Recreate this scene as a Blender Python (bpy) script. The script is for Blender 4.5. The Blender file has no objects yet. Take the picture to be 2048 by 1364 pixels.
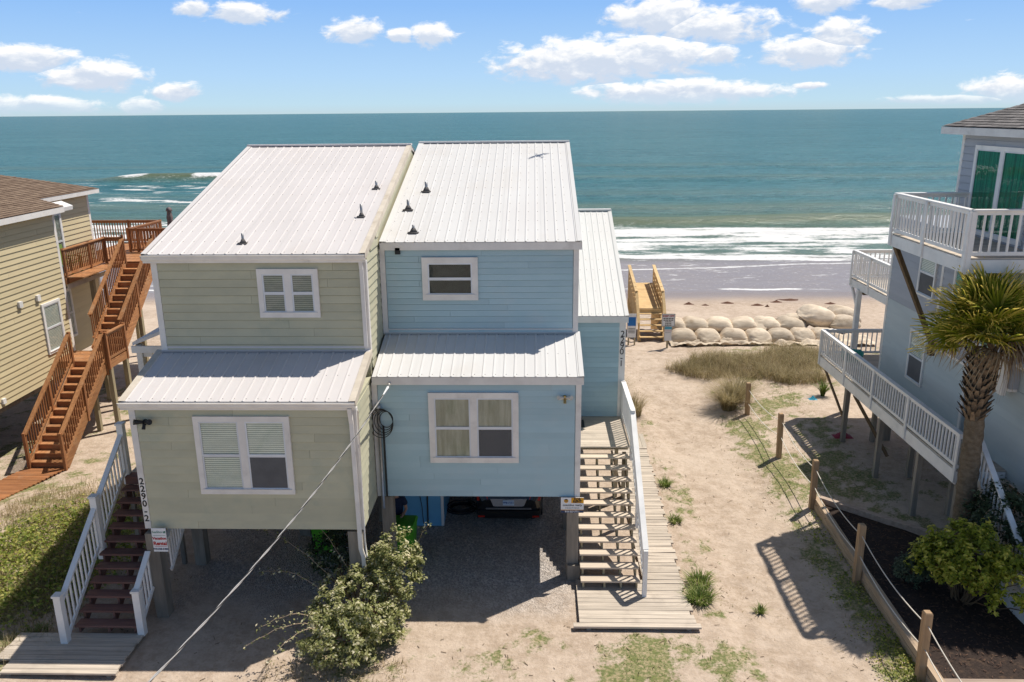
import bpy, math, random
import numpy as np
from mathutils import Vector, Matrix, Quaternion
R = math.radians
sc = bpy.context.scene
col = sc.collection
random.seed(7); rng = np.random.default_rng(7)

# ------------------------------------------------------------------ camera
cam_d = bpy.data.cameras.new('camera'); cam = bpy.data.objects.new('camera', cam_d); col.objects.link(cam)
cam_d.sensor_width = 36.0; cam_d.lens = 36.0 * 1616 / 2048; cam_d.clip_start = 0.1; cam_d.clip_end = 120000
pitch, yaw, roll = math.atan(458 / 1616), R(1.63), math.atan(18 / 2048)
M3 = Matrix.Rotation(yaw, 3, 'Z') @ Matrix.Rotation(-pitch, 3, 'X') @ Matrix.Rotation(roll, 3, 'Y')
cm = Matrix((M3.col[0], M3.col[2], -M3.col[1])).transposed().to_4x4()
cm.translation = (0, 0, 11.0)
cam.matrix_world = cm
sc.camera = cam

# ------------------------------------------------------------------ sun, exposure
SUN_AZ, SUN_EL = R(52.5), R(61.5)          # azimuth from +Y (sea) towards +X
sun_dir = Vector((math.sin(SUN_AZ) * math.cos(SUN_EL), math.cos(SUN_AZ) * math.cos(SUN_EL), math.sin(SUN_EL)))
sun_d = bpy.data.lights.new('sun', 'SUN'); sun_d.energy = 4.6; sun_d.angle = R(0.53); sun_d.color = (1.0, 0.95, 0.87)
sun = bpy.data.objects.new('sun', sun_d); col.objects.link(sun)
sun.rotation_euler = sun_dir.to_track_quat('Z', 'Y').to_euler(); sun.location = (30, 30, 60)
sc.view_settings.view_transform = 'Standard'; sc.view_settings.look = 'None'
sc.view_settings.gamma = 1.0; sc.view_settings.exposure = 0.2
sc.render.engine = 'CYCLES'
sc.cycles.use_denoising = True
sc.cycles.max_bounces = 6; sc.cycles.diffuse_bounces = 3; sc.cycles.glossy_bounces = 3; sc.cycles.transparent_max_bounces = 12
sc.cycles.sample_clamp_indirect = 6.0; sc.cycles.sample_clamp_direct = 30.0
sc.cycles.caustics_reflective = False; sc.cycles.caustics_refractive = False

# ------------------------------------------------------------------ sky
class NT:
    def __init__(s, tree): s.t = tree; s.n = tree.nodes; s.l = tree.links
    def new(s, typ, **kw):
        n = s.n.new(typ)
        for k, v in kw.items(): setattr(n, k, v)
        return n
    def put(s, sock, v):
        if isinstance(v, bpy.types.NodeSocket): s.l.new(v, sock)
        elif v is not None: sock.default_value = v
    def math(s, op, a, b=None, c=None, clamp=False):
        n = s.new('ShaderNodeMath', operation=op, use_clamp=clamp)
        for i, v in enumerate((a, b, c)): 
            if v is not None: s.put(n.inputs[i], v)
        return n.outputs[0]
    def vmath(s, op, a, b=None):
        n = s.new('ShaderNodeVectorMath', operation=op); s.put(n.inputs[0], a)
        if b is not None: s.put(n.inputs[1], b)
        return n.outputs['Value'] if op in ('LENGTH', 'DOT_PRODUCT') else n.outputs[0]
    def mix(s, f, a, b, blend='MIX'):
        n = s.new('ShaderNodeMix', data_type='RGBA', blend_type=blend)
        s.put(n.inputs[0], f); s.put(n.inputs[6], rgba(a)); s.put(n.inputs[7], rgba(b)); return n.outputs[2]
    def noise(s, vec, scale, detail=4, rough=.55, dist=0.0):
        n = s.new('ShaderNodeTexNoise'); s.put(n.inputs['Vector'], vec); n.inputs['Scale'].default_value = scale
        n.inputs['Detail'].default_value = detail; n.inputs['Roughness'].default_value = rough
        n.inputs['Distortion'].default_value = dist; return n.outputs['Fac']
    def maprange(s, v, a, b, c=0.0, d=1.0, smooth=True):
        n = s.new('ShaderNodeMapRange', interpolation_type='SMOOTHSTEP' if smooth else 'LINEAR'); s.put(n.inputs[0], v)
        for i, x in enumerate((a, b, c, d)): n.inputs[i + 1].default_value = x
        return n.outputs[0]
def rgba(c):
    if isinstance(c, (tuple, list)) and len(c) == 3: return (*c, 1.0)
    return c

world = bpy.data.worlds.new('World'); sc.world = world; world.use_nodes = True
world.cycles.sampling_method = 'MANUAL'; world.cycles.sample_map_resolution = 256
w = NT(world.node_tree); w.n.clear()
out = w.new('ShaderNodeOutputWorld'); bg = w.new('ShaderNodeBackground'); bg.inputs[1].default_value = 0.055
w.l.new(bg.outputs[0], out.inputs[0])
sky = w.new('ShaderNodeTexSky', sky_type='NISHITA', sun_disc=False, sun_elevation=SUN_EL, sun_rotation=SUN_AZ,
            altitude=0.0, air_density=1.0, dust_density=1.0, ozone_density=1.0)
tc = w.new('ShaderNodeTexCoord'); dirv = w.vmath('NORMALIZE', tc.outputs['Generated'])
sep = w.new('ShaderNodeSeparateXYZ'); w.l.new(dirv, sep.inputs[0])
az = w.math('MULTIPLY', w.math('ARCTAN2', sep.outputs[0], sep.outputs[1]), 180 / math.pi)
el = w.math('MULTIPLY', w.math('ARCSINE', sep.outputs[2]), 180 / math.pi)
# clear blue low sky (all the way round), passing into the sky texture higher up
ramp = w.new('ShaderNodeValToRGB'); w.l.new(w.math('DIVIDE', el, 20.0, clamp=True), ramp.inputs[0])
cr = ramp.color_ramp; SK = 15.9
stops = [(0.0, (.55, .70, .77)), (0.03, (.53, .74, .87)), (.12, (.455, .69, .95)), (.34, (.285, .53, .94)), (1.0, (.19, .36, .72))]
while len(cr.elements) < len(stops): cr.elements.new(.5)
for e, (p, c) in zip(cr.elements, stops): e.position = p; e.color = (*c, 1)
low = w.vmath('MULTIPLY', ramp.outputs[0], (SK, SK, SK))
base_sky = w.mix(w.maprange(el, 10, 40), low, sky.outputs[0])
# clouds: groups at their own bearing and height, broken up by noise; a thin scatter of the same clouds elsewhere
comb = w.new('ShaderNodeCombineXYZ'); w.l.new(az, comb.inputs[0]); w.l.new(el, comb.inputs[1]); ae = comb.outputs[0]
clouds = [(-31.2, 3.25, 2.6, .75), (-27.6, 2.35, 2.7, .85), (-31.0, .62, 3.4, .5), (-23.2, 1.4, 1.5, .5), (-25.3, .55, 1.1, .5),
          (-21.6, 6.3, 1.0, .45), (-18.6, 6.1, 2.3, .55), (-11.7, 5.15, 1.5, .75), (-6.7, 4.95, 1.35, .75), (-8.9, 4.9, .8, .45),
          (3.6, 3.25, 5.6, 1.35), (7.4, 3.5, 4.6, 1.3), (12.0, 3.5, 1.2, .6), (9.4, 1.2, 6.0, .72),
          (8.2, 5.9, 3.0, 1.2), (11.6, 5.2, 3.8, 1.0), (17.9, 3.55, 2.9, .9), (19.4, 4.4, 1.8, .9),
          (18.4, 6.35, 1.7, .6), (22.8, 6.3, 1.6, .5), (29.5, 1.05, 2.6, .75), (25.6, .5, 3.6, .25), (17.9, 1.5, .9, .2)]
n1 = w.noise(w.vmath('MULTIPLY', ae, (.62, 1.25, 1)), 1.0, 8, .62, .35)
n2 = w.noise(w.vmath('ADD', w.vmath('MULTIPLY', ae, (.62, 1.25, 1)), (.30, .55, 0)), 1.0, 6, .6, .35)
best = None; hloc = None
for (ca, ce, sa, se) in clouds:
    dlt = w.vmath('DIVIDE', w.vmath('SUBTRACT', ae, (ca, ce, 0)), (sa, se, 1))
    m = w.math('SUBTRACT', 1.42, w.vmath('LENGTH', dlt))
    sp = w.new('ShaderNodeSeparateXYZ'); w.l.new(dlt, sp.inputs[0]); h = w.math('MULTIPLY', sp.outputs[1], 1.0)
    if best is None: best, hloc = m, h
    else:
        sel = w.new('ShaderNodeMix', data_type='FLOAT'); w.l.new(w.math('GREATER_THAN', m, best), sel.inputs[0]); w.l.new(hloc, sel.inputs[2]); w.l.new(h, sel.inputs[3])
        hloc = sel.outputs[0]; best = w.math('MAXIMUM', best, m)
gen = w.math('SUBTRACT', w.noise(w.vmath('MULTIPLY', ae, (.035, .08, 1)), 1.0, 3, .5), .62)      # scatter outside the view
gen = w.math('MULTIPLY', gen, w.math('MAXIMUM', w.maprange(w.math('ABSOLUTE', az), 36, 44), w.maprange(el, 8, 11)))
gen = w.math('MULTIPLY', gen, 6.0)
best = w.math('MAXIMUM', best, w.math('SUBTRACT', gen, .35))
dens = w.math('ADD', best, w.math('MULTIPLY', w.math('SUBTRACT', n1, .5), 2.3))
alpha = w.maprange(dens, .10, .72)
lit = w.maprange(w.math('ADD', w.math('MULTIPLY', w.math('SUBTRACT', n1, n2), 2.2), w.math('ADD', w.math('MULTIPLY', dens, -.22), w.math('MULTIPLY', hloc, .80))), -.62, .50)
ccol = w.mix(lit, (10.4, 11.6, 13.6), (17.6, 17.3, 16.9))
alpha = w.math('MULTIPLY', alpha, w.maprange(el, -.1, 1.4, .35, .96))
w.l.new(w.mix(alpha, base_sky, ccol), bg.inputs[0])

# ------------------------------------------------------------------ helpers
W = {}
def reg(o, mw): W[o] = mw; return o
def link(name, data, parent, mw):
    o = bpy.data.objects.new(name, data); col.objects.link(o)
    if parent is not None:
        o.parent = parent; o.matrix_basis = W[parent].inverted() @ mw
    else: o.matrix_basis = mw
    W[o] = mw
    return o
def tag(o, label=None, cat=None, group=None, kind=None):
    if label: o['label'] = label
    if cat: o['category'] = cat
    if group: o['group'] = group
    if kind: o['kind'] = kind
    return o
def thing(name, label, cat, loc=(0, 0, 0), group=None, rz=0):
    o = link(name, None, None, Matrix.Translation(loc) @ Matrix.Rotation(rz, 4, 'Z')); o.empty_display_size = .2
    return tag(o, label, cat, group)
MC = {}
def finish(me, m, smooth=False):
    if m is not None: me.materials.append(m)
    if smooth: me.polygons.foreach_set('use_smooth', [True] * len(me.polygons))
    me.update(); return me
BOXF = [(0, 3, 2, 1), (4, 5, 6, 7), (0, 1, 5, 4), (1, 2, 6, 5), (2, 3, 7, 6), (3, 0, 4, 7)]
def box_mesh(name, m, dx, dy, dz):
    k = ('b', m.name, round(dx, 3), round(dy, 3), round(dz, 3))
    if k not in MC:
        a, b, c = dx / 2, dy / 2, dz / 2
        me = bpy.data.meshes.new(name)
        me.from_pydata([(-a, -b, -c), (a, -b, -c), (a, b, -c), (-a, b, -c), (-a, -b, c), (a, -b, c), (a, b, c), (-a, b, c)], [], BOXF)
        MC[k] = finish(me, m)
    return MC[k]
def box(name, par, m, x0, x1, y0, y1, z0, z1):
    return link(name, box_mesh(name, m, abs(x1 - x0), abs(y1 - y0), abs(z1 - z0)), par, Matrix.Translation(((x0 + x1) / 2, (y0 + y1) / 2, (z0 + z1) / 2)))
def beam_mat(p0, p1):
    p0, p1 = Vector(p0), Vector(p1); d = (p1 - p0); L = d.length; x = d / L
    z = Vector((0, 0, 1))
    if abs(x.z) > .999: z = Vector((0, 1, 0))
    y = z.cross(x).normalized(); z = x.cross(y)
    mw = Matrix((x, y, z)).transposed().to_4x4(); mw.translation = (p0 + p1) / 2
    return mw, L
def beam(name, par, m, p0, p1, wd, ht):
    mw, L = beam_mat(p0, p1)
    return link(name, box_mesh(name, m, L, wd, ht), par, mw)
def mesh(name, par, m, V, F, smooth=False, origin=None):
    V = np.asarray(V, float)
    o = np.array(origin) if origin is not None else (V.min(0) + V.max(0)) / 2
    me = bpy.data.meshes.new(name); me.from_pydata((V - o).tolist(), [], [list(map(int, f)) for f in F]); finish(me, m, smooth)
    return link(name, me, par, Matrix.Translation(o))
class MB:
    "collects pieces of one part"
    def __init__(s): s.V = []; s.F = []
    def add(s, V, F):
        n = len(s.V); s.V += [tuple(v) for v in V]; s.F += [tuple(i + n for i in f) for f in F]; return s
    def box(s, x0, x1, y0, y1, z0, z1):
        return s.add([(x0, y0, z0), (x1, y0, z0), (x1, y1, z0), (x0, y1, z0), (x0, y0, z1), (x1, y0, z1), (x1, y1, z1), (x0, y1, z1)], BOXF)
    def beam(s, p0, p1, wd, ht):
        mw, L = beam_mat(p0, p1); a, b, c = L / 2, wd / 2, ht / 2
        return s.add([mw @ Vector(v) for v in [(-a, -b, -c), (a, -b, -c), (a, b, -c), (-a, b, -c), (-a, -b, c), (a, -b, c), (a, b, c), (-a, b, c)]], BOXF)
    def cyl(s, p0, p1, r0, r1=None, n=10):
        V, F = cyl_data(p0, p1, r0, r0 if r1 is None else r1, n); return s.add(V, F)
    def tube(s, pts, r, n=6):
        V, F = tube_data(pts, r, n); return s.add(V, F)
    def out(s, name, par, m, smooth=False, origin=None): return mesh(name, par, m, s.V, s.F, smooth, origin)
def cyl_data(p0, p1, r0, r1, n=10):
    mw, L = beam_mat(p0, p1); V = []
    for x, r in ((-L / 2, r0), (L / 2, r1)):
        for i in range(n):
            a = 2 * math.pi * i / n; V.append(mw @ Vector((x, r * math.cos(a), r * math.sin(a))))
    F = [(i, (i + 1) % n, n + (i + 1) % n, n + i) for i in range(n)] + [tuple(range(n))[::-1], tuple(range(n, 2 * n))]
    return V, F
def cyl(name, par, m, p0, p1, r0, r1=None, n=10, smooth=False):
    V, F = cyl_data(p0, p1, r0, r0 if r1 is None else r1, n); return mesh(name, par, m, V, F, smooth)
def tube_data(pts, r, n=6):
    pts = [Vector(p) for p in pts]; V = []; F = []
    rr = r if isinstance(r, (list, tuple)) else [r] * len(pts)
    up = Vector((0.13, 0.31, 1)).normalized()
    for i, p in enumerate(pts):
        t = (pts[min(i + 1, len(pts) - 1)] - pts[max(i - 1, 0)]).normalized()
        a = t.cross(up).normalized(); b = t.cross(a)
        for k in range(n):
            q = 2 * math.pi * k / n; V.append(p + (a * math.cos(q) + b * math.sin(q)) * rr[i])
    for i in range(len(pts) - 1):
        for k in range(n): F.append((i * n + k, i * n + (k + 1) % n, (i + 1) * n + (k + 1) % n, (i + 1) * n + k))
    F.append(tuple(range(n))); F.append(tuple(range((len(pts) - 1) * n, len(pts) * n))[::-1])
    return V, F
def tube(name, par, m, pts, r, n=6, smooth=True):
    V, F = tube_data(pts, r, n); return mesh(name, par, m, V, F, smooth)
def big_mesh(name, par, m, V, Q, tri=False, attrs=None, smooth=True, origin=(0, 0, 0)):
    "numpy mesh: V (n,3), Q (k,4) or (k,3); attrs {name: per point values}"
    V = np.asarray(V, np.float32) - np.asarray(origin, np.float32); Q = np.asarray(Q, np.int32); k = Q.shape[1]
    me = bpy.data.meshes.new(name)
    me.vertices.add(len(V)); me.vertices.foreach_set('co', V.ravel())
    me.loops.add(Q.size); me.loops.foreach_set('vertex_index', Q.ravel())
    me.polygons.add(len(Q)); me.polygons.foreach_set('loop_start', np.arange(0, Q.size, k, dtype=np.int32))
    try: me.polygons.foreach_set('loop_total', np.full(len(Q), k, np.int32))
    except Exception: pass
    me.polygons.foreach_set('use_smooth', np.full(len(Q), smooth))
    for an, av in (attrs or {}).items():
        dom = 'POINT' if len(av) == len(V) else 'FACE'
        at = me.attributes.new(an, 'FLOAT', dom); at.data.foreach_set('value', np.asarray(av, np.float32))
    me.materials.append(m); me.update(); me.validate()
    return link(name, me, par, Matrix.Translation(origin))
def copy_tree(o, mw, parent=None):
    c = o.copy(); col.objects.link(c); c.parent = parent
    c.matrix_basis = (W[parent].inverted() @ mw) if parent else mw
    W[c] = mw
    for ch in list(o.children): copy_tree(ch, mw @ (W[o].inverted() @ W[ch]), c)
    return c
def text(name, par, m, s, loc, size, facing='front', align='CENTER', depth=.002, scale_x=1.0, shear=0.0, bold=0.0):
    cu = bpy.data.curves.new(name, 'FONT'); cu.body = s; cu.size = size; cu.extrude = depth; cu.align_x = align; cu.align_y = 'CENTER'
    cu.shear = shear; cu.offset = bold; cu.resolution_u = 3
    t = bpy.data.objects.new('tmp', cu); col.objects.link(t)
    dg = bpy.context.evaluated_depsgraph_get()
    me = bpy.data.meshes.new_from_object(t.evaluated_get(dg)); bpy.data.objects.remove(t); bpy.data.curves.remove(cu)
    me.materials.clear(); me.materials.append(m)
    mw = Matrix.Translation(loc) @ Matrix.Rotation(R(90), 4, 'X') @ Matrix.Diagonal((scale_x, 1, 1, 1))
    return link(name, me, par, mw)
ORD = ['first', 'second', 'third', 'fourth', 'fifth', 'sixth', 'seventh', 'eighth', 'ninth', 'tenth', 'eleventh', 'twelfth', 'thirteenth', 'fourteenth']

# value noise for terrain and masks
def vnoise(x, y, seed=0):
    xi = np.floor(x).astype(np.int64); yi = np.floor(y).astype(np.int64); xf = x - xi; yf = y - yi
    def h(a, b):
        n = (a * 374761393 + b * 668265263 + seed * 974634777) & 0xffffffff
        n = ((n ^ (n >> 13)) * 1274126177) & 0xffffffff
        return ((n ^ (n >> 16)) & 0xffff) / 65535.0
    u = xf * xf * (3 - 2 * xf); v = yf * yf * (3 - 2 * yf)
    return (h(xi, yi) * (1 - u) + h(xi + 1, yi) * u) * (1 - v) + (h(xi, yi + 1) * (1 - u) + h(xi + 1, yi + 1) * u) * v
def fbm(x, y, seed=0, oct=4, gain=.5):
    s = 0; a = 1; t = 0
    for i in range(oct):
        s = s + a * vnoise(x * 2 ** i + 17.3 * i, y * 2 ** i - 9.1 * i, seed + i); t += a; a *= gain
    return s / t
def sstep(a, b, x):
    t = np.clip((x - a) / (b - a), 0, 1); return t * t * (3 - 2 * t)

# ------------------------------------------------------------------ materials
def mat(name, base, rough=.7, c2=None, scale=(3, 3, 3), rnd=.06, var=1.0, bump=0.0, bscale=None, spec=.3, metal=0.0, grime=None, detail=5):
    m = bpy.data.materials.new(name); m.use_nodes = True; t = NT(m.node_tree); p = t.n['Principled BSDF']
    geo = t.new('ShaderNodeNewGeometry'); oi = t.new('ShaderNodeObjectInfo')
    v = t.vmath('ADD', t.vmath('MULTIPLY', geo.outputs['Position'], tuple(scale)), t.vmath('MULTIPLY', oi.outputs['Random'], (7.3, 3.1, 5.7)))
    n = t.noise(v, 1.0, detail, .6)
    c2 = c2 or tuple(x * .82 for x in base)
    c = t.mix(t.maprange(n, .3, .72), base, c2)
    if grime:
        g = t.noise(geo.outputs['Position'], grime[1], 4, .6)
        c = t.mix(t.math('MULTIPLY', t.maprange(g, .52, .75), grime[2]), c, grime[0])
    if rnd:
        f = t.maprange(oi.outputs['Random'], 0, 1, 1 - rnd, 1 + rnd, smooth=False)
        c = t.vmath('MULTIPLY', c, t_comb(t, f))
    t.l.new(c, p.inputs['Base Color'])
    p.inputs['Roughness'].default_value = rough; p.inputs['Specular IOR Level'].default_value = spec; p.inputs['Metallic'].default_value = metal
    if bump:
        b = t.new('ShaderNodeBump'); b.inputs['Strength'].default_value = bump; b.inputs['Distance'].default_value = .02
        nb = t.noise(t.vmath('MULTIPLY', geo.outputs['Position'], tuple(bscale or scale)), 1.0, 4, .6) 
        t.l.new(nb, b.inputs['Height']); t.l.new(b.outputs[0], p.inputs['Normal'])
    return m
def t_comb(t, f):
    n = t.new('ShaderNodeCombineXYZ')
    for i in range(3): t.l.new(f, n.inputs[i])
    return n.outputs[0]
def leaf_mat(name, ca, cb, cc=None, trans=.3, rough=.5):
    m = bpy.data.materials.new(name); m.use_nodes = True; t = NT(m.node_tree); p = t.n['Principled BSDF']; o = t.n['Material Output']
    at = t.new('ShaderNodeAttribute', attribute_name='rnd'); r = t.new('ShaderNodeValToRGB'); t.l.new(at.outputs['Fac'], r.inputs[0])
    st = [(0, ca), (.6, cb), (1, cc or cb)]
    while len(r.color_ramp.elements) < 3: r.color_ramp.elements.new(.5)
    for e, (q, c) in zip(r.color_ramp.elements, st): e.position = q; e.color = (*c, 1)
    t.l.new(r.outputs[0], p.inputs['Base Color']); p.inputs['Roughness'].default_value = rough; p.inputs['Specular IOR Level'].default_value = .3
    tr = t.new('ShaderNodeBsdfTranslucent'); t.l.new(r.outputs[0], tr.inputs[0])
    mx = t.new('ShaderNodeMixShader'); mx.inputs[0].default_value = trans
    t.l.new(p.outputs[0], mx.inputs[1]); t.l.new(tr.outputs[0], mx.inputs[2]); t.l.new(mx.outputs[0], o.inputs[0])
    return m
def glass_mat(name, tint=(.9, .95, .95), refl=.12):
    m = bpy.data.materials.new(name); m.use_nodes = True; t = NT(m.node_tree); o = t.n['Material Output']
    tr = t.new('ShaderNodeBsdfTransparent'); tr.inputs[0].default_value = (*tint, 1)
    gl = t.new('ShaderNodeBsdfGlossy'); gl.inputs['Roughness'].default_value = .02; gl.inputs[0].default_value = (.9, .95, 1, 1)
    geo = t.new('ShaderNodeNewGeometry')
    b = t.new('ShaderNodeBump'); b.inputs['Strength'].default_value = .08; b.inputs['Distance'].default_value = .02
    t.l.new(t.noise(geo.outputs['Position'], 4.0, 2, .5), b.inputs['Height']); t.l.new(b.outputs[0], gl.inputs['Normal'])
    fr = t.new('ShaderNodeFresnel'); fr.inputs[0].default_value = 1.45
    f = t.math('MULTIPLY', t.math('ADD', fr.outputs[0], refl, clamp=True), t.math('SUBTRACT', 1.0, geo.outputs['Backfacing']))
    mx = t.new('ShaderNodeMixShader'); t.l.new(f, mx.inputs[0]); t.l.new(tr.outputs[0], mx.inputs[1]); t.l.new(gl.outputs[0], mx.inputs[2])
    t.l.new(mx.outputs[0], o.inputs[0]); return m
G = {}
G['green'] = mat('sage_siding', (.53, .50, .355), .65, (.47, .45, .325), (1.5, 1.5, 3), .055, bump=.06, bscale=(3, 3, 40), grime=((.37, .40, .31), 1.1, .6))
G['blue'] = mat('blue_siding', (.425, .555, .585), .6, (.39, .53, .565), (1.5, 1.5, 3), .055, bump=.05, bscale=(3, 3, 40), grime=((.47, .55, .56), 1.1, .6))
G['tan'] = mat('tan_siding', (.62, .52, .32), .6, (.57, .475, .29), (.6, .6, 4), .03, bump=.04)
G['greyblue'] = mat('greyblue_siding', (.50, .545, .545), .55, (.44, .49, .50), (.5, .5, 3), .03, grime=((.33, .40, .42), .6, .35))
G['greyblue2'] = mat('slate_siding', (.40, .41, .44), .55, (.355, .365, .40), (.5, .5, 3), .03)
G['roof'] = mat('white_metal_roof', (.66, .645, .62), .5, (.63, .61, .585), (.7, .35, .35), .02, spec=.3, grime=((.58, .53, .47), .55, .35))
G['roofg'] = mat('warm_white_metal_roof', (.655, .61, .585), .5, (.61, .57, .545), (.7, .35, .35), .02, spec=.3, grime=((.55, .49, .44), .5, .4))
G['trim'] = mat('white_trim', (.80, .76, .71), .55, (.70, .66, .62), (2, 2, 2), .03, grime=((.5, .46, .42), 1.6, .5))
G['trimold'] = mat('aged_cream_trim', (.66, .58, .47), .6, (.52, .45, .36), (2, 2, 2), .04, grime=((.4, .32, .22), 2.5, .6))
G['white'] = mat('white_paint', (.84, .81, .77), .5, (.74, .72, .69), (2, 2, 3), .04, grime=((.5, .5, .5), 2.2, .4))
G['steel'] = mat('galvanised_steel', (.42, .42, .42), .45, (.3, .3, .3), (8, 8, 8), .1, metal=.6)
G['rubber'] = mat('weathered_rubber', (.16, .145, .13), .8, (.09, .08, .075), (9, 9, 9), .1)
G['screw'] = mat('screw_heads', (.22, .20, .19), .5)
G['piling'] = mat('weathered_piling', (.30, .26, .21), .85, (.19, .165, .135), (6, 6, .8), .12, bump=.5, bscale=(20, 20, 2))
G['post'] = mat('treated_post', (.42, .35, .22), .8, (.30, .25, .16), (9, 9, .8), .12, bump=.3, bscale=(25, 25, 2))
G['fencepost'] = mat('fence_post_wood', (.44, .29, .165), .8, (.30, .195, .11), (14, 14, 1.2), .12, bump=.3, bscale=(30, 30, 2))
G['plankx'] = mat('weathered_plank', (.60, .51, .41), .8, (.42, .355, .285), (1.0, 26, 8), .13, bump=.35, bscale=(2, 50, 10), grime=((.30, .25, .2), 1.6, .5))
G['planky'] = mat('weathered_plank_long', (.58, .50, .40), .8, (.42, .36, .29), (26, 1.0, 8), .13, bump=.35, bscale=(50, 2, 10), grime=((.30, .25, .2), 1.6, .5))
G['tread'] = mat('pale_tread', (.66, .55, .43), .75, (.53, .43, .33), (1.2, 24, 8), .07, bump=.25, bscale=(2, 45, 10))
G['brownx'] = mat('brown_stained_wood', (.40, .175, .072), .6, (.26, .105, .042), (1.2, 16, 16), .24, bump=.25, bscale=(2, 40, 40), grime=((.33, .20, .12), 2.5, .6))
G['browny'] = mat('brown_stained_rail', (.45, .215, .09), .6, (.29, .125, .052), (16, 1.2, 16), .24, bump=.25, bscale=(40, 2, 40), grime=((.42, .27, .16), 2.5, .6))
G['brownz'] = mat('brown_stained_baluster', (.36, .155, .065), .6, (.23, .095, .04), (16, 16, 1.2), .28)
G['oldbrown'] = mat('maroon_tread', (.23, .115, .09), .75, (.15, .075, .058), (1.2, 12, 8), .12, grime=((.24, .18, .15), 2, .5))
G['newwood'] = mat('fresh_pine', (.68, .475, .235), .7, (.56, .375, .175), (3, 3, 10), .08, bump=.2, bscale=(9, 9, 9))
G['darkwood'] = mat('dark_brace', (.17, .115, .065), .7, (.11, .072, .04), (10, 10, 1.5), .1)
G['timber'] = mat('landscape_timber', (.49, .365, .25), .8, (.36, .26, .17), (16, 1.2, 12), .1, bump=.4, bscale=(40, 3, 30))
G['timberx'] = mat('landscape_timber_cross', (.47, .36, .28), .8, (.35, .26, .2), (1.2, 16, 12), .1, bump=.4, bscale=(3, 40, 30))
G['black'] = mat('black_plastic', (.025, .026, .028), .5)
G['cable'] = mat('black_cable', (.03, .03, .032), .5)
G['wire'] = mat('aluminium_wire', (.46, .44, .42), .4, (.40, .38, .36), (30, 30, 30), .05, metal=.4)
G['rope'] = mat('pale_rope', (.78, .72, .62), .8, (.6, .54, .45), (40, 40, 40))
G['blind'] = mat('window_blind', (.82, .80, .72), .6, (.72, .71, .64), (2, 2, 6))
G['blind2'] = mat('dim_window_blind', (.40, .38, .33), .6, (.30, .29, .26), (2, 2, 6))  # darker copy of the blind; the dimness is put into its colour
G['screenmesh'] = mat('insect_screen', (.12, .12, .125), .7)
G['room'] = mat('dark_room', (.05, .055, .05), .9, (.03, .033, .03))  # near-black panel colour stands in for the unlit room behind the pane
G['roomtan'] = mat('curtain_with_reflection', (.52, .45, .36), .85, (.34, .30, .22), (9, 9, 1.2), detail=3)  # beige curtain tone stands in for sand and palms reflected in the pane
G['curtain'] = mat('green_curtain', (.05, .36, .25), .6, (.02, .13, .09), (14, 14, .4), detail=2)
G['sash'] = mat('white_sash', (.70, .71, .73), .45, (.62, .63, .65))
G['glass'] = glass_mat('window_glass', (.95, .98, .97), .01)
G['glassg'] = glass_mat('green_glass', (.60, .86, .78), .01)
G['ink'] = mat('black_ink', (.02, .02, .022), .6)
G['redink'] = mat('red_ink', (.45, .03, .025), .6)
G['greenink'] = mat('green_ink', (.08, .22, .15), .6)
G['orange'] = mat('sign_orange', (.78, .36, .015), .55)
G['navy'] = mat('sign_navy', (.03, .055, .13), .55)
G['signwhite'] = mat('sign_white', (.78, .78, .78), .5, (.7, .7, .7))
G['signblue'] = mat('sign_blue', (.02, .17, .50), .5)
G['signcyan'] = mat('sign_cyan', (.12, .42, .58), .5)
G['brass'] = mat('brass_fitting', (.55, .40, .16), .35, metal=.8)
G['lampglass'] = mat('frosted_lamp', (.70, .66, .58), .4)
G['binlime'] = mat('lime_plastic', (.10, .42, .03), .45, (.08, .33, .025))
G['storage'] = mat('storage_panel', (.17, .44, .66), .6, (.145, .39, .60), (2, 2, 2))
G['shingle_b'] = None
G['teal'] = mat('teal_plastic', (.0, .28, .22), .5)
G['chairgreen'] = mat('green_chair_plastic', (.16, .26, .04), .5)
G['umbr'] = mat('faded_umbrella_cloth', (.20, .16, .155), .85, (.13, .10, .10), (12, 12, 3))
G['navycloth'] = mat('navy_tshirt', (.018, .026, .06), .85, (.012, .018, .042), (9, 9, 9))
G['skin'] = mat('skin', (.50, .28, .19), .5, (.45, .24, .16))
G['hair'] = mat('dark_hair', (.03, .022, .018), .7)
G['shorts'] = mat('grey_shorts', (.10, .10, .11), .85)
G['carpaint'] = mat('black_car_paint', (.012, .013, .014), .18, spec=.6)
G['carplast'] = mat('grey_car_panel', (.36, .34, .33), .4, spec=.5)
G['plate'] = mat('licence_plate', (.55, .66, .78), .5)
G['plateink'] = mat('plate_lettering', (.05, .12, .35), .5)
G['redlens'] = mat('red_lens', (.45, .02, .01), .25)
G['tyre'] = mat('tyre_rubber', (.02, .02, .02), .85)
G['rim'] = mat('alloy_rim', (.4, .4, .41), .35, metal=.7)
G['bird'] = mat('dark_feathers', (.05, .05, .055), .8)
G['seaweed'] = mat('brown_seaweed', (.13, .055, .03), .85, (.08, .035, .02), (9, 9, 9))
G['bluebit'] = mat('blue_litter', (.05, .42, .60), .5)
G['redbit'] = mat('red_cloth', (.25, .03, .05), .7)
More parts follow.
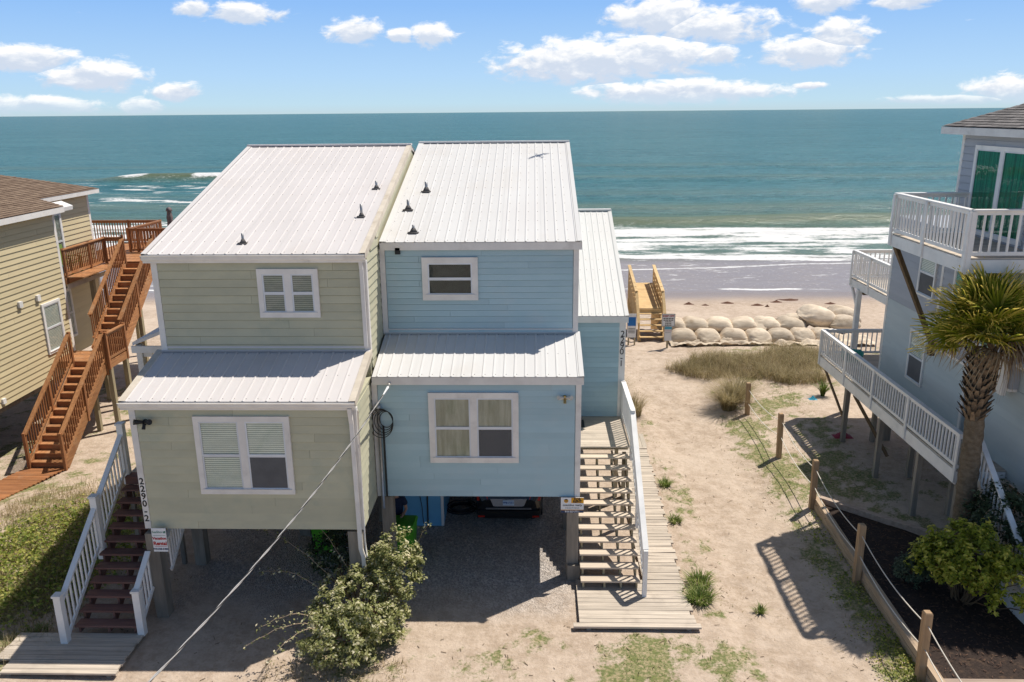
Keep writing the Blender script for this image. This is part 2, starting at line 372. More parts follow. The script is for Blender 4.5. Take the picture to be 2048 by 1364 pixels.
# ------------------------------------------------------------------ ground
def gz_np(x, y):
    z = -0.14 * sstep(4.0, 5.0, x) * (1 - sstep(6.6, 7.9, x)) * sstep(9, 14, y) * (1 - sstep(30, 36, y))
    z = z + .05 * (fbm(x * .35, y * .35, 3, 3) - .5) + .22 * np.exp(-((x - 9.5) / 4.5) ** 2 - ((y - 34.5) / 3.0) ** 2)
    z = z + .25 * sstep(-11.0, -14.0, x) * (1 - sstep(-15.0, -16.5, x)) * sstep(12, 16, y) * (1 - sstep(20, 23, y))
    foot = (fbm(x * 3.0, y * 3.0, 11, 3) - .5) * .10
    z = z + foot * sstep(3.8, 4.6, x) * (1 - sstep(7.0, 8.0, x)) + (fbm(x * 1.6, y * 1.6, 5, 3) - .5) * .03
    beach = -1.25 * sstep(40.5, 45.5, y) - .074 * np.clip(y - 45, 0, 400)
    return z * (1 - .7 * sstep(40, 46, y)) + beach
def gz(x, y): return float(gz_np(np.array([x], float), np.array([y], float))[0])
gx = np.concatenate([np.linspace(-260, -30, 14), np.linspace(-28, -21, 24), np.linspace(-20.9, 15.9, 290), np.linspace(16.2, 27, 30), np.linspace(29, 260, 14)])
gy = np.concatenate([np.linspace(-160, 6, 12), np.linspace(7, 11.8, 16), np.linspace(11.9, 44, 250), np.linspace(44.3, 66, 60), np.linspace(67, 115, 14)])
GX, GY = np.meshgrid(gx, gy); fx, fy = GX.ravel(), GY.ravel()
def grid_quads(nx, ny):
    i = np.arange(nx - 1)[None, :] + np.arange(ny - 1)[:, None] * nx
    i = i.ravel(); return np.stack([i, i + 1, i + 1 + nx, i + nx], 1)
def blob(x, y, cx, cy, rx, ry, soft=.35): return 1 - sstep(1 - soft, 1 + soft, np.sqrt(((x - cx) / rx) ** 2 + ((y - cy) / ry) ** 2))
def weed_mask(x, y):
    n = fbm(x * .9, y * .9, 21, 4); n2 = fbm(x * 2.8, y * 2.8, 31, 3)
    m = 0 * x
    m = np.maximum(m, .74 * blob(x, y, 2.4, 14.2, 2.0, 1.25))                 # lawn in front of the boardwalk
    m = np.maximum(m, .62 * blob(x, y, 0.6, 14.0, 2.6, 1.7))
    m = np.maximum(m, .75 * blob(x, y, -3.6, 14.2, 1.5, 2.0))
    m = np.maximum(m, .55 * sstep(3.6, 3.9, x) * (1 - sstep(4.5, 5.3, x)) * sstep(12, 14, y) * (1 - sstep(27, 30, y)))
    m = np.maximum(m, .80 * sstep(6.3, 7.4, x) * (1 - sstep(10.4, 11.6, x)) * sstep(9, 13, y) * (1 - sstep(31, 33, y)))
    m = np.maximum(m, .62 * sstep(7.5, 9, x) * sstep(28, 31, y) * (1 - sstep(37, 39, y)))
    m = np.maximum(m, .80 * (1 - sstep(-11.2, -10.2, x)) * (1 - sstep(22.5, 25, y)))
    m = np.maximum(m, .55 * (1 - sstep(-10.2, -9.0, x)) * sstep(17, 19, y) * (1 - sstep(31, 36, y)))
    m = np.maximum(m, .5 * sstep(9.0, 9.4, x) * sstep(17, 20, y) * (1 - sstep(27, 30, y)))
    m = np.maximum(m, .6 * (1 - sstep(10.0, 12.0, y)))
    n3 = fbm(x * 6.5, y * 6.5, 35, 3)
    return np.clip(m * (.10 + 1.8 * n) - .40 + 1.1 * (n2 - .5) + 1.0 * (n3 - .5) * (m > .05), 0, 1) * (y < 40)
def gravel_mask(x, y):
    e = (fbm(x * 1.3, y * 1.3, 41, 3) - .5) * .8
    return sstep(-8.9, -8.0, x + e) * (1 - sstep(.6, 1.4, x + e)) * sstep(15.6, 17.4, y + e * 1.6) * (1 - sstep(32, 33, y))
weed = weed_mask(fx, fy); gravel = gravel_mask(fx, fy)
wet = sstep(54.5, 60.5, fy + (fbm(fx * .15, fy * .15, 51, 2) - .5) * 3)
def ground_mat():
    m = bpy.data.materials.new('sand_ground'); m.use_nodes = True; t = NT(m.node_tree); p = t.n['Principled BSDF']
    geo = t.new('ShaderNodeNewGeometry'); P = geo.outputs['Position']
    A = lambda n: t.new('ShaderNodeAttribute', attribute_name=n).outputs['Fac']
    fine = t.noise(P, 28, 4, .65); mid = t.noise(P, 3.2, 5, .6); big = t.noise(P, .35, 4, .55)
    sand = t.mix(t.maprange(t.math('ADD', t.math('MULTIPLY', mid, .6), t.math('MULTIPLY', t.noise(P, 11, 4, .7), .4)), .38, .62), (.53, .42, .325), (.39, .295, .215))
    sand = t.mix(t.math('MULTIPLY', t.maprange(big, .4, .7), .55), sand, (.60, .485, .38))
    sand = t.mix(t.math('MULTIPLY', t.maprange(fine, .56, .74), .45), sand, (.33, .25, .18))
    # dry litter specks
    vor = t.new('ShaderNodeTexVoronoi'); t.l.new(t.vmath('MULTIPLY', P, (9, 9, 3)), vor.inputs['Vector']); vor.inputs['Scale'].default_value = 1.0
    speck = t.math('MULTIPLY', t.maprange(vor.outputs['Distance'], .16, .06), t.maprange(t.noise(P, 1.1, 3, .6), .5, .66))
    sand = t.mix(t.math('MULTIPLY', speck, .75), sand, (.16, .115, .07))
    # gravel
    v2 = t.new('ShaderNodeTexVoronoi'); v2.inputs['Scale'].default_value = 26; t.l.new(P, v2.inputs['Vector'])
    grv = t.mix(t.maprange(v2.outputs['Color'], .2, .9), (.30, .275, .255), (.68, .61, .55))
    grv = t.mix(t.math('MULTIPLY', t.maprange(mid, .35, .7), .5), grv, (.36, .30, .25))
    c = t.mix(t.math('MULTIPLY', A('gravel'), .85), sand, grv)
    # low weeds and dry grass between
    gn = t.noise(P, 14, 5, .7)
    gcol = t.mix(t.maprange(t.noise(P, 5, 4, .6), .36, .56), (.15, .175, .04), (.37, .295, .165))
    gcol = t.mix(t.maprange(gn,   .40, .60), gcol, (.11, .14, .035))
    wm = t.maprange(t.math('ADD', A('weed'), t.math('MULTIPLY', t.math('SUBTRACT', gn, .5), 1.1)), .22, .62)
    c = t.mix(t.math('MULTIPLY', wm, .9), c, gcol)
    c = t.mix(A('wet'), c, (.25, .195, .165))
    t.l.new(c, p.inputs['Base Color'])
    t.l.new(t.maprange(A('wet'), 0, 1, .92, .3), p.inputs['Roughness'])
    p.inputs['Specular IOR Level'].default_value = .25
    b = t.new('ShaderNodeBump'); b.inputs['Strength'].default_value = .8; b.inputs['Distance'].default_value = .05
    hh = t.math('ADD', t.noise(P, 9, 5, .7), t.math('MULTIPLY', t.math('MULTIPLY', v2.outputs['Distance'], A('gravel')), 1.2))
    t.l.new(hh, b.inputs['Height']); t.l.new(b.outputs[0], p.inputs['Normal'])
    return m
ground = big_mesh('ground', None, ground_mat(), np.stack([fx, fy, gz_np(fx, fy)], 1), grid_quads(len(gx), len(gy)), attrs={'weed': weed, 'gravel': gravel, 'wet': wet})
tag(ground, 'pale sandy ground running from the yards down to the beach', None, kind='structure')

# ------------------------------------------------------------------ sea
SEA = -2.45
sx = np.concatenate([-np.geomspace(60000, 210, 24), np.linspace(-200, -61, 90), np.linspace(-60, 75, 250), np.linspace(76, 200, 70), np.geomspace(210, 60000, 24)])
sy = np.concatenate([np.linspace(57.5, 78, 90), np.linspace(78.3, 135, 190), np.linspace(136, 260, 150), np.geomspace(262, 90000, 90)])
SX, SY = np.meshgrid(sx, sy); ax, ay = SX.ravel(), SY.ravel()
warp = (fbm(ax * .02, ay * .02, 61, 3) - .5)
def crest(y0, wid, h, x0=-1e4, x1=1e4, amp=10, seed=0, edge=9):
    yy = ay + amp * (fbm(ax * .018, ay * 0 + seed, 70 + seed, 3) - .5) - y0
    d = np.where(yy < 0, yy / (wid * .55), yy / (wid * 1.5))
    return h * np.exp(-d * d) * sstep(x0 - edge, x0 + edge, ax) * (1 - sstep(x1 - edge, x1 + edge, ax))
near = 1 - sstep(150, 420, ay)
sz = .16 * (fbm(ax * .10, ay * .22, 80, 4) - .5) * near + .5 * (fbm(ax * .015, ay * .06, 81, 3) - .5) * near * sstep(95, 130, ay)
w_main = crest(101, 3.4, .75, -15, 60, 9, 1); w_left = crest(171, 4.5, 1.15, -88, -60, 5, 2, 7)
w_set = crest(117, 5, .36, -300, 300, 10, 3) + crest(134, 6, .32, -300, 300, 12, 4) + crest(172, 6, .45, -300, 300, 12, 2) + crest(210, 7, .3, -300, 300, 15, 6) + crest(92, 2.5, .32, -300, 300, 7, 7)
sz = sz + w_main + w_left + w_set
sz = sz * sstep(60, 80, ay)
# foam: surf zone, swash lines, the breaker further out on the left
fn = fbm(ax * .22, ay * .55, 90, 5, .6); fn2 = fbm(ax * .09, ay * .12, 95, 4); streak = fbm(ax * .12, ay * 1.1, 99, 4)
edge = 76.0 + 5.0 * (fbm(ax * .03, ay * 0, 101, 3) - .5)
inner = edge + 4 * (fbm(ax * .06, ay * 0 + 3, 105, 3) - .5)
surf = sstep(0, .8, ay - inner) * (1 - sstep(93, 100, ay + 8 * (fbm(ax * .05, ay * 0, 103, 3) - .5)))
band = .40 + .62 * np.exp(-((ay - inner - 1.2) / 1.6) ** 2) + .55 * np.exp(-((ay - 93 + 6 * (fn2 - .5)) / 2.6) ** 2) + .34 * np.exp(-((ay - 85.5) / 5) ** 2)
foam = surf * np.clip(band + 1.7 * (fn - .5) + 1.5 * (streak - .5), 0, 1)
line2 = 69.5 + .16 * (ax - 5) + .7 * (fn - .5) + 4 * (fbm(ax * .05, ay * 0, 111, 3) - .5)
foam = np.maximum(foam, .75 * np.exp(-((ay - line2) / .28) ** 2) * (ax > -40))
foam = np.maximum(foam, .95 * np.exp(-((ay - 62.2 - 2.6 * (fbm(ax * .09, ay * 0, 113, 4) - .5)) / .30) ** 2) * sstep(.30, .55, fbm(ax * .35, ay * .2, 119, 3)))
foam = np.maximum(foam, (.42 * sstep(61, 66, ay) * (1 - sstep(76, 80, ay))) * sstep(.55, .70, fbm(ax * .5, ay * 1.2, 117, 4, .6)))
foam = np.maximum(foam, sstep(.5, .9, w_left + .5 * (fn - .5)) * (1 - blob(ax, ay, -76, 170, 5, 12, .2)))
foam = np.maximum(foam, np.exp(-((ay - 152) / 16) ** 2) * (1 - sstep(-48, -30, ax)) * sstep(.50, .66, fn * .6 + streak * .4) * .8)
foam = np.maximum(foam, np.exp(-((ay - 128) / 7) ** 2) * (1 - sstep(-48, -34, ax)) * sstep(.48, .64, fn) * .7)
foam = np.maximum(foam, (1 - sstep(-22, -12, ax)) * np.exp(-((ay - 100) / 5) ** 2) * sstep(.36, .55, fn) * .9)
turb = np.clip(sstep(140, 96, ay) * .55 + 1.1 * (w_main + .7 * w_set + .8 * w_left), 0, 1)
shal = 1 - sstep(73, 80, ay + 3 * (fn2 - .5))
def sea_mat():
    m = bpy.data.materials.new('sea_water'); m.use_nodes = True; t = NT(m.node_tree); p = t.n['Principled BSDF']
    geo = t.new('ShaderNodeNewGeometry'); P = geo.outputs['Position']
    A = lambda n: t.new('ShaderNodeAttribute', attribute_name=n).outputs['Fac']
    patch = t.noise(t.vmath('MULTIPLY', P, (.006, .02, 0)), 1.0, 4, .55)
    rip = t.noise(t.vmath('MULTIPLY', P, (.25, .9, 0)), 1.0, 5, .65)
    deep = t.mix(t.maprange(patch, .35, .68), (.022, .098, .108), (.036, .130, .140))
    rip2 = t.noise(t.vmath('MULTIPLY', P, (.045, .26, 0)), 1.0, 5, .6)
    deep = t.mix(t.maprange(t.math('ADD', t.math('MULTIPLY', rip, .6), t.math('MULTIPLY', rip2, .4)), .43, .60), deep, (.068, .182, .195))
    rip3 = t.noise(t.vmath('MULTIPLY', P, (.7, 2.4, 0)), 1.0, 4, .65)
    deep = t.mix(t.math('MULTIPLY', t.maprange(rip3, .50, .68), .55), deep, (.10, .235, .25))  # ripple sparkle and dark sides are put into the water colour
    deep = t.mix(t.math('MULTIPLY', t.maprange(rip3, .48, .34), .45), deep, (.015, .075, .085))
    c = t.mix(A('turb'), deep, (.125, .155, .085))
    c = t.mix(A('shal'), c, (.285, .235, .20))
    ff = t.noise(t.vmath('MULTIPLY', P, (1.4, 3.0, 0)), 1.0, 5, .7)
    fo = t.maprange(t.math('ADD', A('foam'), t.math('MULTIPLY', t.math('SUBTRACT', ff, .5), 1.5)), .22, .78)
    # small whitecaps further out
    cap = t.math('MULTIPLY', t.maprange(t.noise(t.vmath('MULTIPLY', P, (.10, .42, 0)), 1.0, 4, .62), .735, .78), .6)
    fo = t.math('MAXIMUM', fo, t.math('MULTIPLY', cap, t.math('SUBTRACT', 1.0, A('shal'))))
    fl = t.noise(t.vmath('MULTIPLY', P, (2.2, 5.5, 0)), 1.0, 3, .6)
    fo = t.math('MAXIMUM', fo, t.math('MULTIPLY', t.math('MULTIPLY', t.maprange(fl, .60, .70), .5), A('shal')))
    c = t.mix(fo, c, (.70, .69, .67))
    t.l.new(c, p.inputs['Base Color']); p.inputs['Specular IOR Level'].default_value = 0.0; p.inputs['Roughness'].default_value = 1.0
    b1 = t.new('ShaderNodeBump'); b1.inputs['Strength'].default_value = 1.0; b1.inputs['Distance'].default_value = .55
    sepp = t.new('ShaderNodeSeparateXYZ'); t.l.new(P, sepp.inputs[0])
    h1 = t.math('ADD', t.noise(t.vmath('MULTIPLY', P, (.22, .65, 0)), 1.0, 4, .6), t.math('MULTIPLY', t.noise(t.vmath('MULTIPLY', P, (1.3, 2.6, 0)), 1.0, 4, .6), .35))
    h1 = t.math('MULTIPLY', h1, t.maprange(A('shal'), 0, 1, 1.0, .12))
    t.l.new(h1, b1.inputs['Height']); t.l.new(b1.outputs[0], p.inputs['Normal'])
    gl = t.new('ShaderNodeBsdfGlossy'); gl.inputs['Roughness'].default_value = .14; t.l.new(b1.outputs[0], gl.inputs['Normal'])
    fr = t.new('ShaderNodeFresnel'); fr.inputs[0].default_value = 1.33; t.l.new(b1.outputs[0], fr.inputs['Normal'])
    k = t.math('MULTIPLY', t.math('MINIMUM', fr.outputs[0], .30), t.math('SUBTRACT', 1.0, t.math('MULTIPLY', fo, .95)))   # wave slopes keep the mean reflectance of open sea low
    mx = t.new('ShaderNodeMixShader'); t.l.new(k, mx.inputs[0]); t.l.new(p.outputs[0], mx.inputs[1]); t.l.new(gl.outputs[0], mx.inputs[2]); t.l.new(mx.outputs[0], t.n['Material Output'].inputs[0])
    return m
sea = big_mesh('sea', None, sea_mat(), np.stack([ax, ay, sz + SEA], 1), grid_quads(len(sx), len(sy)), attrs={'foam': foam, 'turb': turb, 'shal': shal})
tag(sea, 'teal ocean with low swell and white surf along the beach', None, kind='structure')
# ------------------------------------------------------------------ building pieces
def siding(par, m, plane, fixed, a_of_z, z0, z1, sign, exp=.19, seed=0, joint=4.0):
    """lap boards on a wall. plane 'y': wall at y=fixed, runs along x; plane 'x': wall at x=fixed, runs along y. sign: outward direction"""
    rs = random.Random(seed); n = max(1, round((z1 - z0) / exp)); e = (z1 - z0) / n
    for i in range(n):
        zb = z0 + i * e; r = a_of_z(zb + e / 2) if callable(a_of_z) else a_of_z
        if r is None: continue
        a0, a1 = r; cuts = [a0]
        p = a0 + rs.uniform(.6, joint)
        while p < a1 - .5: cuts.append(p); p += rs.uniform(joint * .8, joint * 1.2)
        cuts.append(a1)
        for u, v in zip(cuts[:-1], cuts[1:]):
            L = v - u - (.004 if len(cuts) > 2 else 0)
            k = ('s', m.name, plane, sign, round(L, 2), round(e, 3))
            if k not in MC:
                tb, tt, h = .040 * sign, .016 * sign, e - (.012 if e > .17 else .010); q = L / 2
                prof = [(0, 0), (tb, 0), (tt, h), (0, h)]
                V = [((-q if s == 0 else q), d, z) if plane == 'y' else (d, (-q if s == 0 else q), z) for s in (0, 1) for d, z in prof]
                me = bpy.data.meshes.new('siding_board'); me.from_pydata(V, [], [(0, 1, 2, 3), (7, 6, 5, 4), (0, 4, 5, 1), (1, 5, 6, 2), (2, 6, 7, 3), (3, 7, 4, 0)])
                MC[k] = finish(me, m)
            c = (u + v) / 2; loc = (c, fixed, zb) if plane == 'y' else (fixed, c, zb)
            link('siding_board', MC[k], par, Matrix.Translation(loc))
def metal_roof(par, m, x0, x1, yE, zE, yP, zP, pitch=.229, trim=None, ridge=True, screws=True, over_lines=.6):
    L = math.hypot(yP - yE, zP - zE); dy, dz = (yP - yE) / L, (zP - zE) / L; ny, nz = -dz, dy     # slope and upward normal
    if nz < 0: ny, nz = -ny, -nz
    def pt(x, s, h): return (x, yE + dy * s + ny * h, zE + dz * s + nz * h)
    deck = MB()
    V = [pt(x, s, h) for h in (-.075, -.012) for x, s in ((x0 + .02, .03), (x1 - .02, .03), (x1 - .02, L), (x0 + .02, L))]
    roof = deck.add(V, BOXF).out('roof', par, G['trim'])
    npan = max(1, round((x1 - x0) / (pitch * 4))); wpan = (x1 - x0) / npan; p = wpan / 4
    sec = []
    for r in range(4):
        c = r * p + p * .5
        sec += [(r * p, 0), (c - .026, 0), (c - .012, .016), (c + .012, .016), (c + .026, 0)]
        sec += [(c + p * .5 - .004 - .03 * 0, 0)] if r == 3 else []
    sec[-1] = (wpan - .002, 0)
    for k in range(npan):
        xa = x0 + k * wpan; V = []; n = len(sec)
        for s in (0, L):
            V += [pt(xa + q, s, h) for q, h in sec]
        F = [(i, i + 1, n + i + 1, n + i) for i in range(n - 1)]
        mesh('roof_panel', roof, m, V, F)
    if screws:
        sb = MB(); s = .10
        while s < L:
            for k in range(npan * 4):
                for off in (.05,):
                    x = x0 + (k + .5) * p + off
                    if x > x1 - .02: continue
                    r = .011
                    V = [pt(x + r * math.cos(a), s + r * math.sin(a), .001) for a in [i * math.pi / 3 for i in range(6)]] + [pt(x, s, .014)]
                    sb.add(V, [(i, (i + 1) % 6, 6) for i in range(6)])
            s += over_lines
        tag(sb.out('screws', roof, G['screw']), kind='stuff')
    return roof, pt, L
def rake(par, m, pt, L, x, side, wd=.11, drop=.13):
    "trim folded over the sloping roof edge"
    mb = MB(); xi = x - side * wd
    V = [pt(xi, -.02, .026), pt(x, -.02, .032), pt(x, L, .032), pt(xi, L, .026), pt(x, -.02, -drop), pt(x, L, -drop), pt(xi, -.02, .012), pt(xi, L, .012)]
    F = [(0, 1, 2, 3), (1, 4, 5, 2), (0, 3, 7, 6)]
    return mb.add(V, F).out('rake_trim', par, m)
def eave(par, x0, x1, y, z, gutter=True, m='trim'):
    "fascia board with a gutter in front, under the panel edge"
    box('fascia', par, G[m], x0, x1, y + .02, y + .055, z - .20, z - .02)
    if gutter:
        mb = MB(); pr = [(.0, 0), (-.10, 0), (-.11, .012), (-.085, .012), (-.075, -.06), (-.06, -.10), (0.0, -.10)]
        V = [(x, y + .018 + a, z - .03 + b) for x in (x0, x1) for a, b in pr]; n = len(pr)
        mb.add(V, [(i, i + 1, n + i + 1, n + i) for i in range(1, n - 1)] + [tuple(range(1, n)), tuple(range(n + 1, 2 * n))[::-1]]).out('gutter', par, G[m])
def window(par, plane, fixed, sign, a0, a1, z0, z1, twin=False, style='blind', cas=.115, hung=True, casm='trim', glass='glass', dark=()):
    """framed window standing on a wall face. a0..a1 along the wall (outer edge of casing)"""
    def bx(mb, u0, u1, d0, d1, w0, w1):
        if plane == 'y': mb.box(u0, u1, min(fixed + sign * d0, fixed + sign * d1), max(fixed + sign * d0, fixed + sign * d1), w0, w1)
        else: mb.box(min(fixed + sign * d0, fixed + sign * d1), max(fixed + sign * d0, fixed + sign * d1), u0, u1, w0, w1)
    def one(name, p, m, *a): mb = MB(); bx(mb, *a); return mb.out(name, p, G[m])
    mb = MB(); c = cas
    bx(mb, a0, a1, .0, .062, z1 - c, z1); bx(mb, a0, a1, .0, .062, z0, z0 + c)
    bx(mb, a0, a0 + c, .0, .06, z0 + c + .001, z1 - c - .001); bx(mb, a1 - c, a1, .0, .06, z0 + c + .001, z1 - c - .001)
    win = mb.out('window', par, G[casm])
    units = [(a0 + c, a1 - c)]
    if twin:
        mid = (a0 + a1) / 2; hw = .075; one('mullion', win, casm, mid - hw, mid + hw, .0, .057, z0 + c + .001, z1 - c - .001)
        units = [(a0 + c, mid - hw), (mid + hw, a1 - c)]
    b0, b1 = z0 + c, z1 - c; zm = b0 + (b1 - b0) * .5
    for ui, (u0, u1) in enumerate(units):
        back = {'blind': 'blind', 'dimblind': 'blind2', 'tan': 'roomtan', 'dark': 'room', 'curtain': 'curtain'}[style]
        one('backing', win, 'room' if 'blind' in style else back, u0, u1, .001, .028, b0, b1)
        halves = [(b0, zm), (zm, b1)] if hung else [(b0, b1)]
        if 'blind' in style:
            sl = MB(); z = b0 + .02; sp = .048
            while z < b1 - .02:
                V = [(u0 + .02, .0295, z), (u1 - .02, .0295, z), (u1 - .02, .0345, z + sp * .86), (u0 + .02, .0345, z + sp * .86)]
                V = [((q[0], fixed + sign * q[1], q[2]) if plane == 'y' else (fixed + sign * q[1], q[0], q[2])) for q in V]
                sl.add(V, [(0, 1, 2, 3)]); z += sp
            sl.out('blind', win, G[back])
        for hi, (h0, h1) in enumerate(halves):
            s = .035; d = .050 if hi == 0 else .054
            f = MB(); bx(f, u0, u1, .036, d, h0, h0 + s); bx(f, u0, u1, .036, d, h1 - s, h1); bx(f, u0, u0 + s, .036, d - .001, h0 + s, h1 - s); bx(f, u1 - s, u1, .036, d - .001, h0 + s, h1 - s)
            f.out('sash', win, G['sash'])
            scr = (ui, hi) in dark
            one('pane' if not scr else 'insect_screen', win, 'screenmesh' if scr and style != 'tan' else glass, u0 + s, u1 - s, .040, .043, h0 + s, h1 - s)
            if scr and style == 'tan': one('insect_screen', win, 'screen2', u0 + s, u1 - s, .0445, .0455, h0 + s, h1 - s)
    if hung: one('sill', win, casm, a0 + c * .6, a1 - c * .6, .0, .085, z0 + c - .012, z0 + c + .012)
    return win
def scr2():
    m = bpy.data.materials.new('fine_insect_screen'); m.use_nodes = True; t = NT(m.node_tree); o = t.n['Material Output']; p = t.n['Principled BSDF']
    p.inputs['Base Color'].default_value = (.13, .13, .14, 1); p.inputs['Roughness'].default_value = .7
    tr = t.new('ShaderNodeBsdfTransparent'); mx = t.new('ShaderNodeMixShader'); mx.inputs[0].default_value = .55
    t.l.new(tr.outputs[0], mx.inputs[1]); t.l.new(p.outputs[0], mx.inputs[2]); t.l.new(mx.outputs[0], o.inputs[0]); return m
G['screen2'] = scr2()
def vent_pipe(par, x, y, z, h, r=.035, cone=.10):
    v = cyl('vent_pipe', par, G['steel'], (x, y, z - .02), (x, y, z + h), r, r * .92, 12, True)
    mb = MB(); mb.cyl((x, y, z + .0), (x, y, z + cone), cone * .95, r * 1.15, 12); mb.box(x - cone * 1.2, x + cone * 1.2, y - cone * 1.2, y + cone * 1.2, z - .015, z + .012)
    mb.out('pipe_flashing', v, G['rubber'], True)
def piling(par, x, y, z1, w=.28, m='piling'):
    return box('piling', par, G[m], x - w / 2, x + w / 2, y - w / 2, y + w / 2, gz(x, y) - .2, z1)
def rail(par, m, p0, p1, h=1.0, sp=.115, cap=.13, bal=.036, low=.09, mb_=None, sub=True, ends=(0, 0), capm=None):
    "sloping or level railing between two points given at deck or nosing level"
    p0, p1 = Vector(p0), Vector(p1); up = Vector((0, 0, 1)); mb_ = mb_ or m
    beam('handrail', par, G[capm or m], p0 + up * h, p1 + up * h, cap, .04)
    if sub: beam('top_rail', par, G[m], p0 + up * (h - .065), p1 + up * (h - .065), .04, .085)
    beam('bottom_rail', par, G[m], p0 + up * low, p1 + up * low, .04, .085)
    d = p1 - p0; n = max(1, int(math.hypot(d.x, d.y) / sp))
    for i in range(n):
        q = p0 + d * ((i + .5) / n)
        box('baluster', par, G[mb_], q.x - bal / 2, q.x + bal / 2, q.y - bal / 2, q.y + bal / 2, q.z + low + .04, q.z + h - .025)
def stringer(par, m, x, y0, z0, n, rise, run, wd=.045, depth=.26, name='stringer'):
    "saw-tooth stringer rising towards +y"
    pts = []
    for i in range(n): pts += [(y0 + i * run, z0 + i * rise), (y0 + i * run, z0 + (i + 1) * rise)]
    pts.append((y0 + n * run, z0 + n * rise)); pts.append((y0 + n * run, z0 + n * rise - depth * 1.2)); pts.append((y0 + depth * .9, z0))
    V = [(xx, y, z) for xx in (x - wd / 2, x + wd / 2) for y, z in pts]; k = len(pts)
    F = [tuple(range(k)), tuple(range(k, 2 * k))[::-1]] + [(i, (i + 1) % k, k + (i + 1) % k, k + i) for i in range(k)]
    return mesh(name, par, m, V, F)
def planks(par, m, x0, x1, y0, y1, z, along='x', wd=.14, th=.035, gap=.008, jit=.0, seed=1, name='plank'):
    rs = random.Random(seed); L = (y1 - y0) if along == 'x' else (x1 - x0); n = max(1, round(L / (wd + gap))); st = L / n
    for i in range(n):
        a = i * st + gap / 2; b = (i + 1) * st - gap / 2; j0, j1 = rs.uniform(-jit, jit), rs.uniform(-jit, jit); dz = rs.uniform(-.15, .15) * jit
        if along == 'x': box(name, par, G[m], round(x0 + j0, 2), round(x1 + j1, 2), y0 + a, y0 + b, z - th + dz, z + dz)
        else: box(name, par, G[m], x0 + a, x0 + b, round(y0 + j0, 2), round(y1 + j1, 2), z - th + dz, z + dz)

# ------------------------------------------------------------------ green half of the duplex
SL = .268
gh = thing('green_house', 'sage green house on pilings with white metal roofs, joined to the blue house', 'house', (-6.2, 20, 0))
gx0, gx1 = -8.6, -3.76; gyL, gyU, gyB = 15.88, 17.72, 32.6; ZB = 2.2
wl = box('wall', gh, G['green'], gx0 + .02, gx1 - .02, gyL + .02, gyB, ZB + .004, 5.12)
wu = mesh('wall', gh, G['green'], *(lambda V: (V, BOXF))([(gx0 + .02, gyU + .02, 5.1), (gx1 - .02, gyU + .02, 5.1), (gx1 - .02, gyB, 5.1), (gx0 + .02, gyB, 5.1), (gx0 + .02, gyU + .02, 7.93), (gx1 - .02, gyU + .02, 7.93), (gx1 - .02, gyB, 7.93), (gx0 + .02, gyB, 7.93)]))
gab = MB()
V = [(x, y, z) for x in (gx0 + .02, gx1 - .02) for y, z in ((gyU + .02, 7.92), (25.2, 9.95), (gyB, 7.92))]
gab.add(V, [(0, 1, 2), (5, 4, 3), (0, 3, 4, 1), (1, 4, 5, 2), (2, 5, 3, 0)]).out('gable_wall', gh, G['green'])
siding(wl, G['green'], 'y', gyL + .02, (gx0 + .13, gx1 - .13), ZB, 5.02, -1, .188, 1)
siding(wu, G['green'], 'y', gyU + .02, (gx0 + .13, gx1 - .13), 5.72, 7.82, -1, .188, 2)
siding(wl, G['green'], 'x', gx1 - .02, lambda z: (gyL + .12, 17.47), ZB, 5.05, 1, .188, 3, 9)
siding(wu, G['green'], 'x', gx1 - .02, lambda z: (17.85 + max(0, (z - 7.95) / SL), 19.3) if z < 7.95 + SL * 1.3 else None, 5.3, 8.35, 1, .188, 4, 9)
siding(wu, G['green'], 'x', gx0 + .02, lambda z: (gyU + .12, 21.5), 5.3, 7.8, -1, .188, 5, 9)
siding(wl, G['green'], 'x', gx0 + .02, lambda z: (gyL + .12, 21.5), ZB, 5.0, -1, .188, 6, 9)
for (y, z0, z1) in ((gyL, ZB - .005, 5.03), (gyU, 5.70, 7.84)):
    for x, s in ((gx0, 1), (gx1, -1)):
        mb = MB(); mb.box(min(x - .012 * s, x + .125 * s), max(x - .012 * s, x + .125 * s), y - .012, y + .022, z0, z1)
        mb.box(min(x - .014 * s, x + .018 * s), max(x - .014 * s, x + .018 * s), y + .0225, y + .125, z0, z1); mb.out('corner_board', gh, G['trim'])
box('floor_frame', gh, G['piling'], gx0 + .06, gx1 - .06, gyL + .5, gyB, ZB - .10, ZB + .002)
rf, pt, L = metal_roof(gh, G['roofg'], gx0 - .12, gx1 + .03, 17.58, 8.02, 25.2, 8.02 + 7.62 * SL)
rake(rf, G['roofg'], pt, L, gx0 - .13, -1); rake(rf, G['trimold'], pt, L, gx1 + .035, 1, .13)
rf2, pt2, L2 = metal_roof(gh, G['roofg'], gx0 - .12, gx1 + .03, 32.9, 8.02 - .02, 25.2, 8.02 + 7.62 * SL, screws=False)
box('ridge_cap', gh, G['roofg'], gx0 - .14, gx1 + .04, 25.08, 25.32, 8.02 + 7.62 * SL - .005, 8.02 + 7.62 * SL + .045)
eave(gh, gx0 - .13, gx1 + .03, 17.58, 8.02)
rf, pt, L = metal_roof(gh, G['roofg'], gx0 - .12, gx1 + .03, 15.76, 5.22, 17.74, 5.22 + 1.98 * SL, over_lines=.9)
rake(rf, G['trimold'], pt, L, gx0 - .13, -1, .14); rake(rf, G['trimold'], pt, L, gx1 + .035, 1, .14)
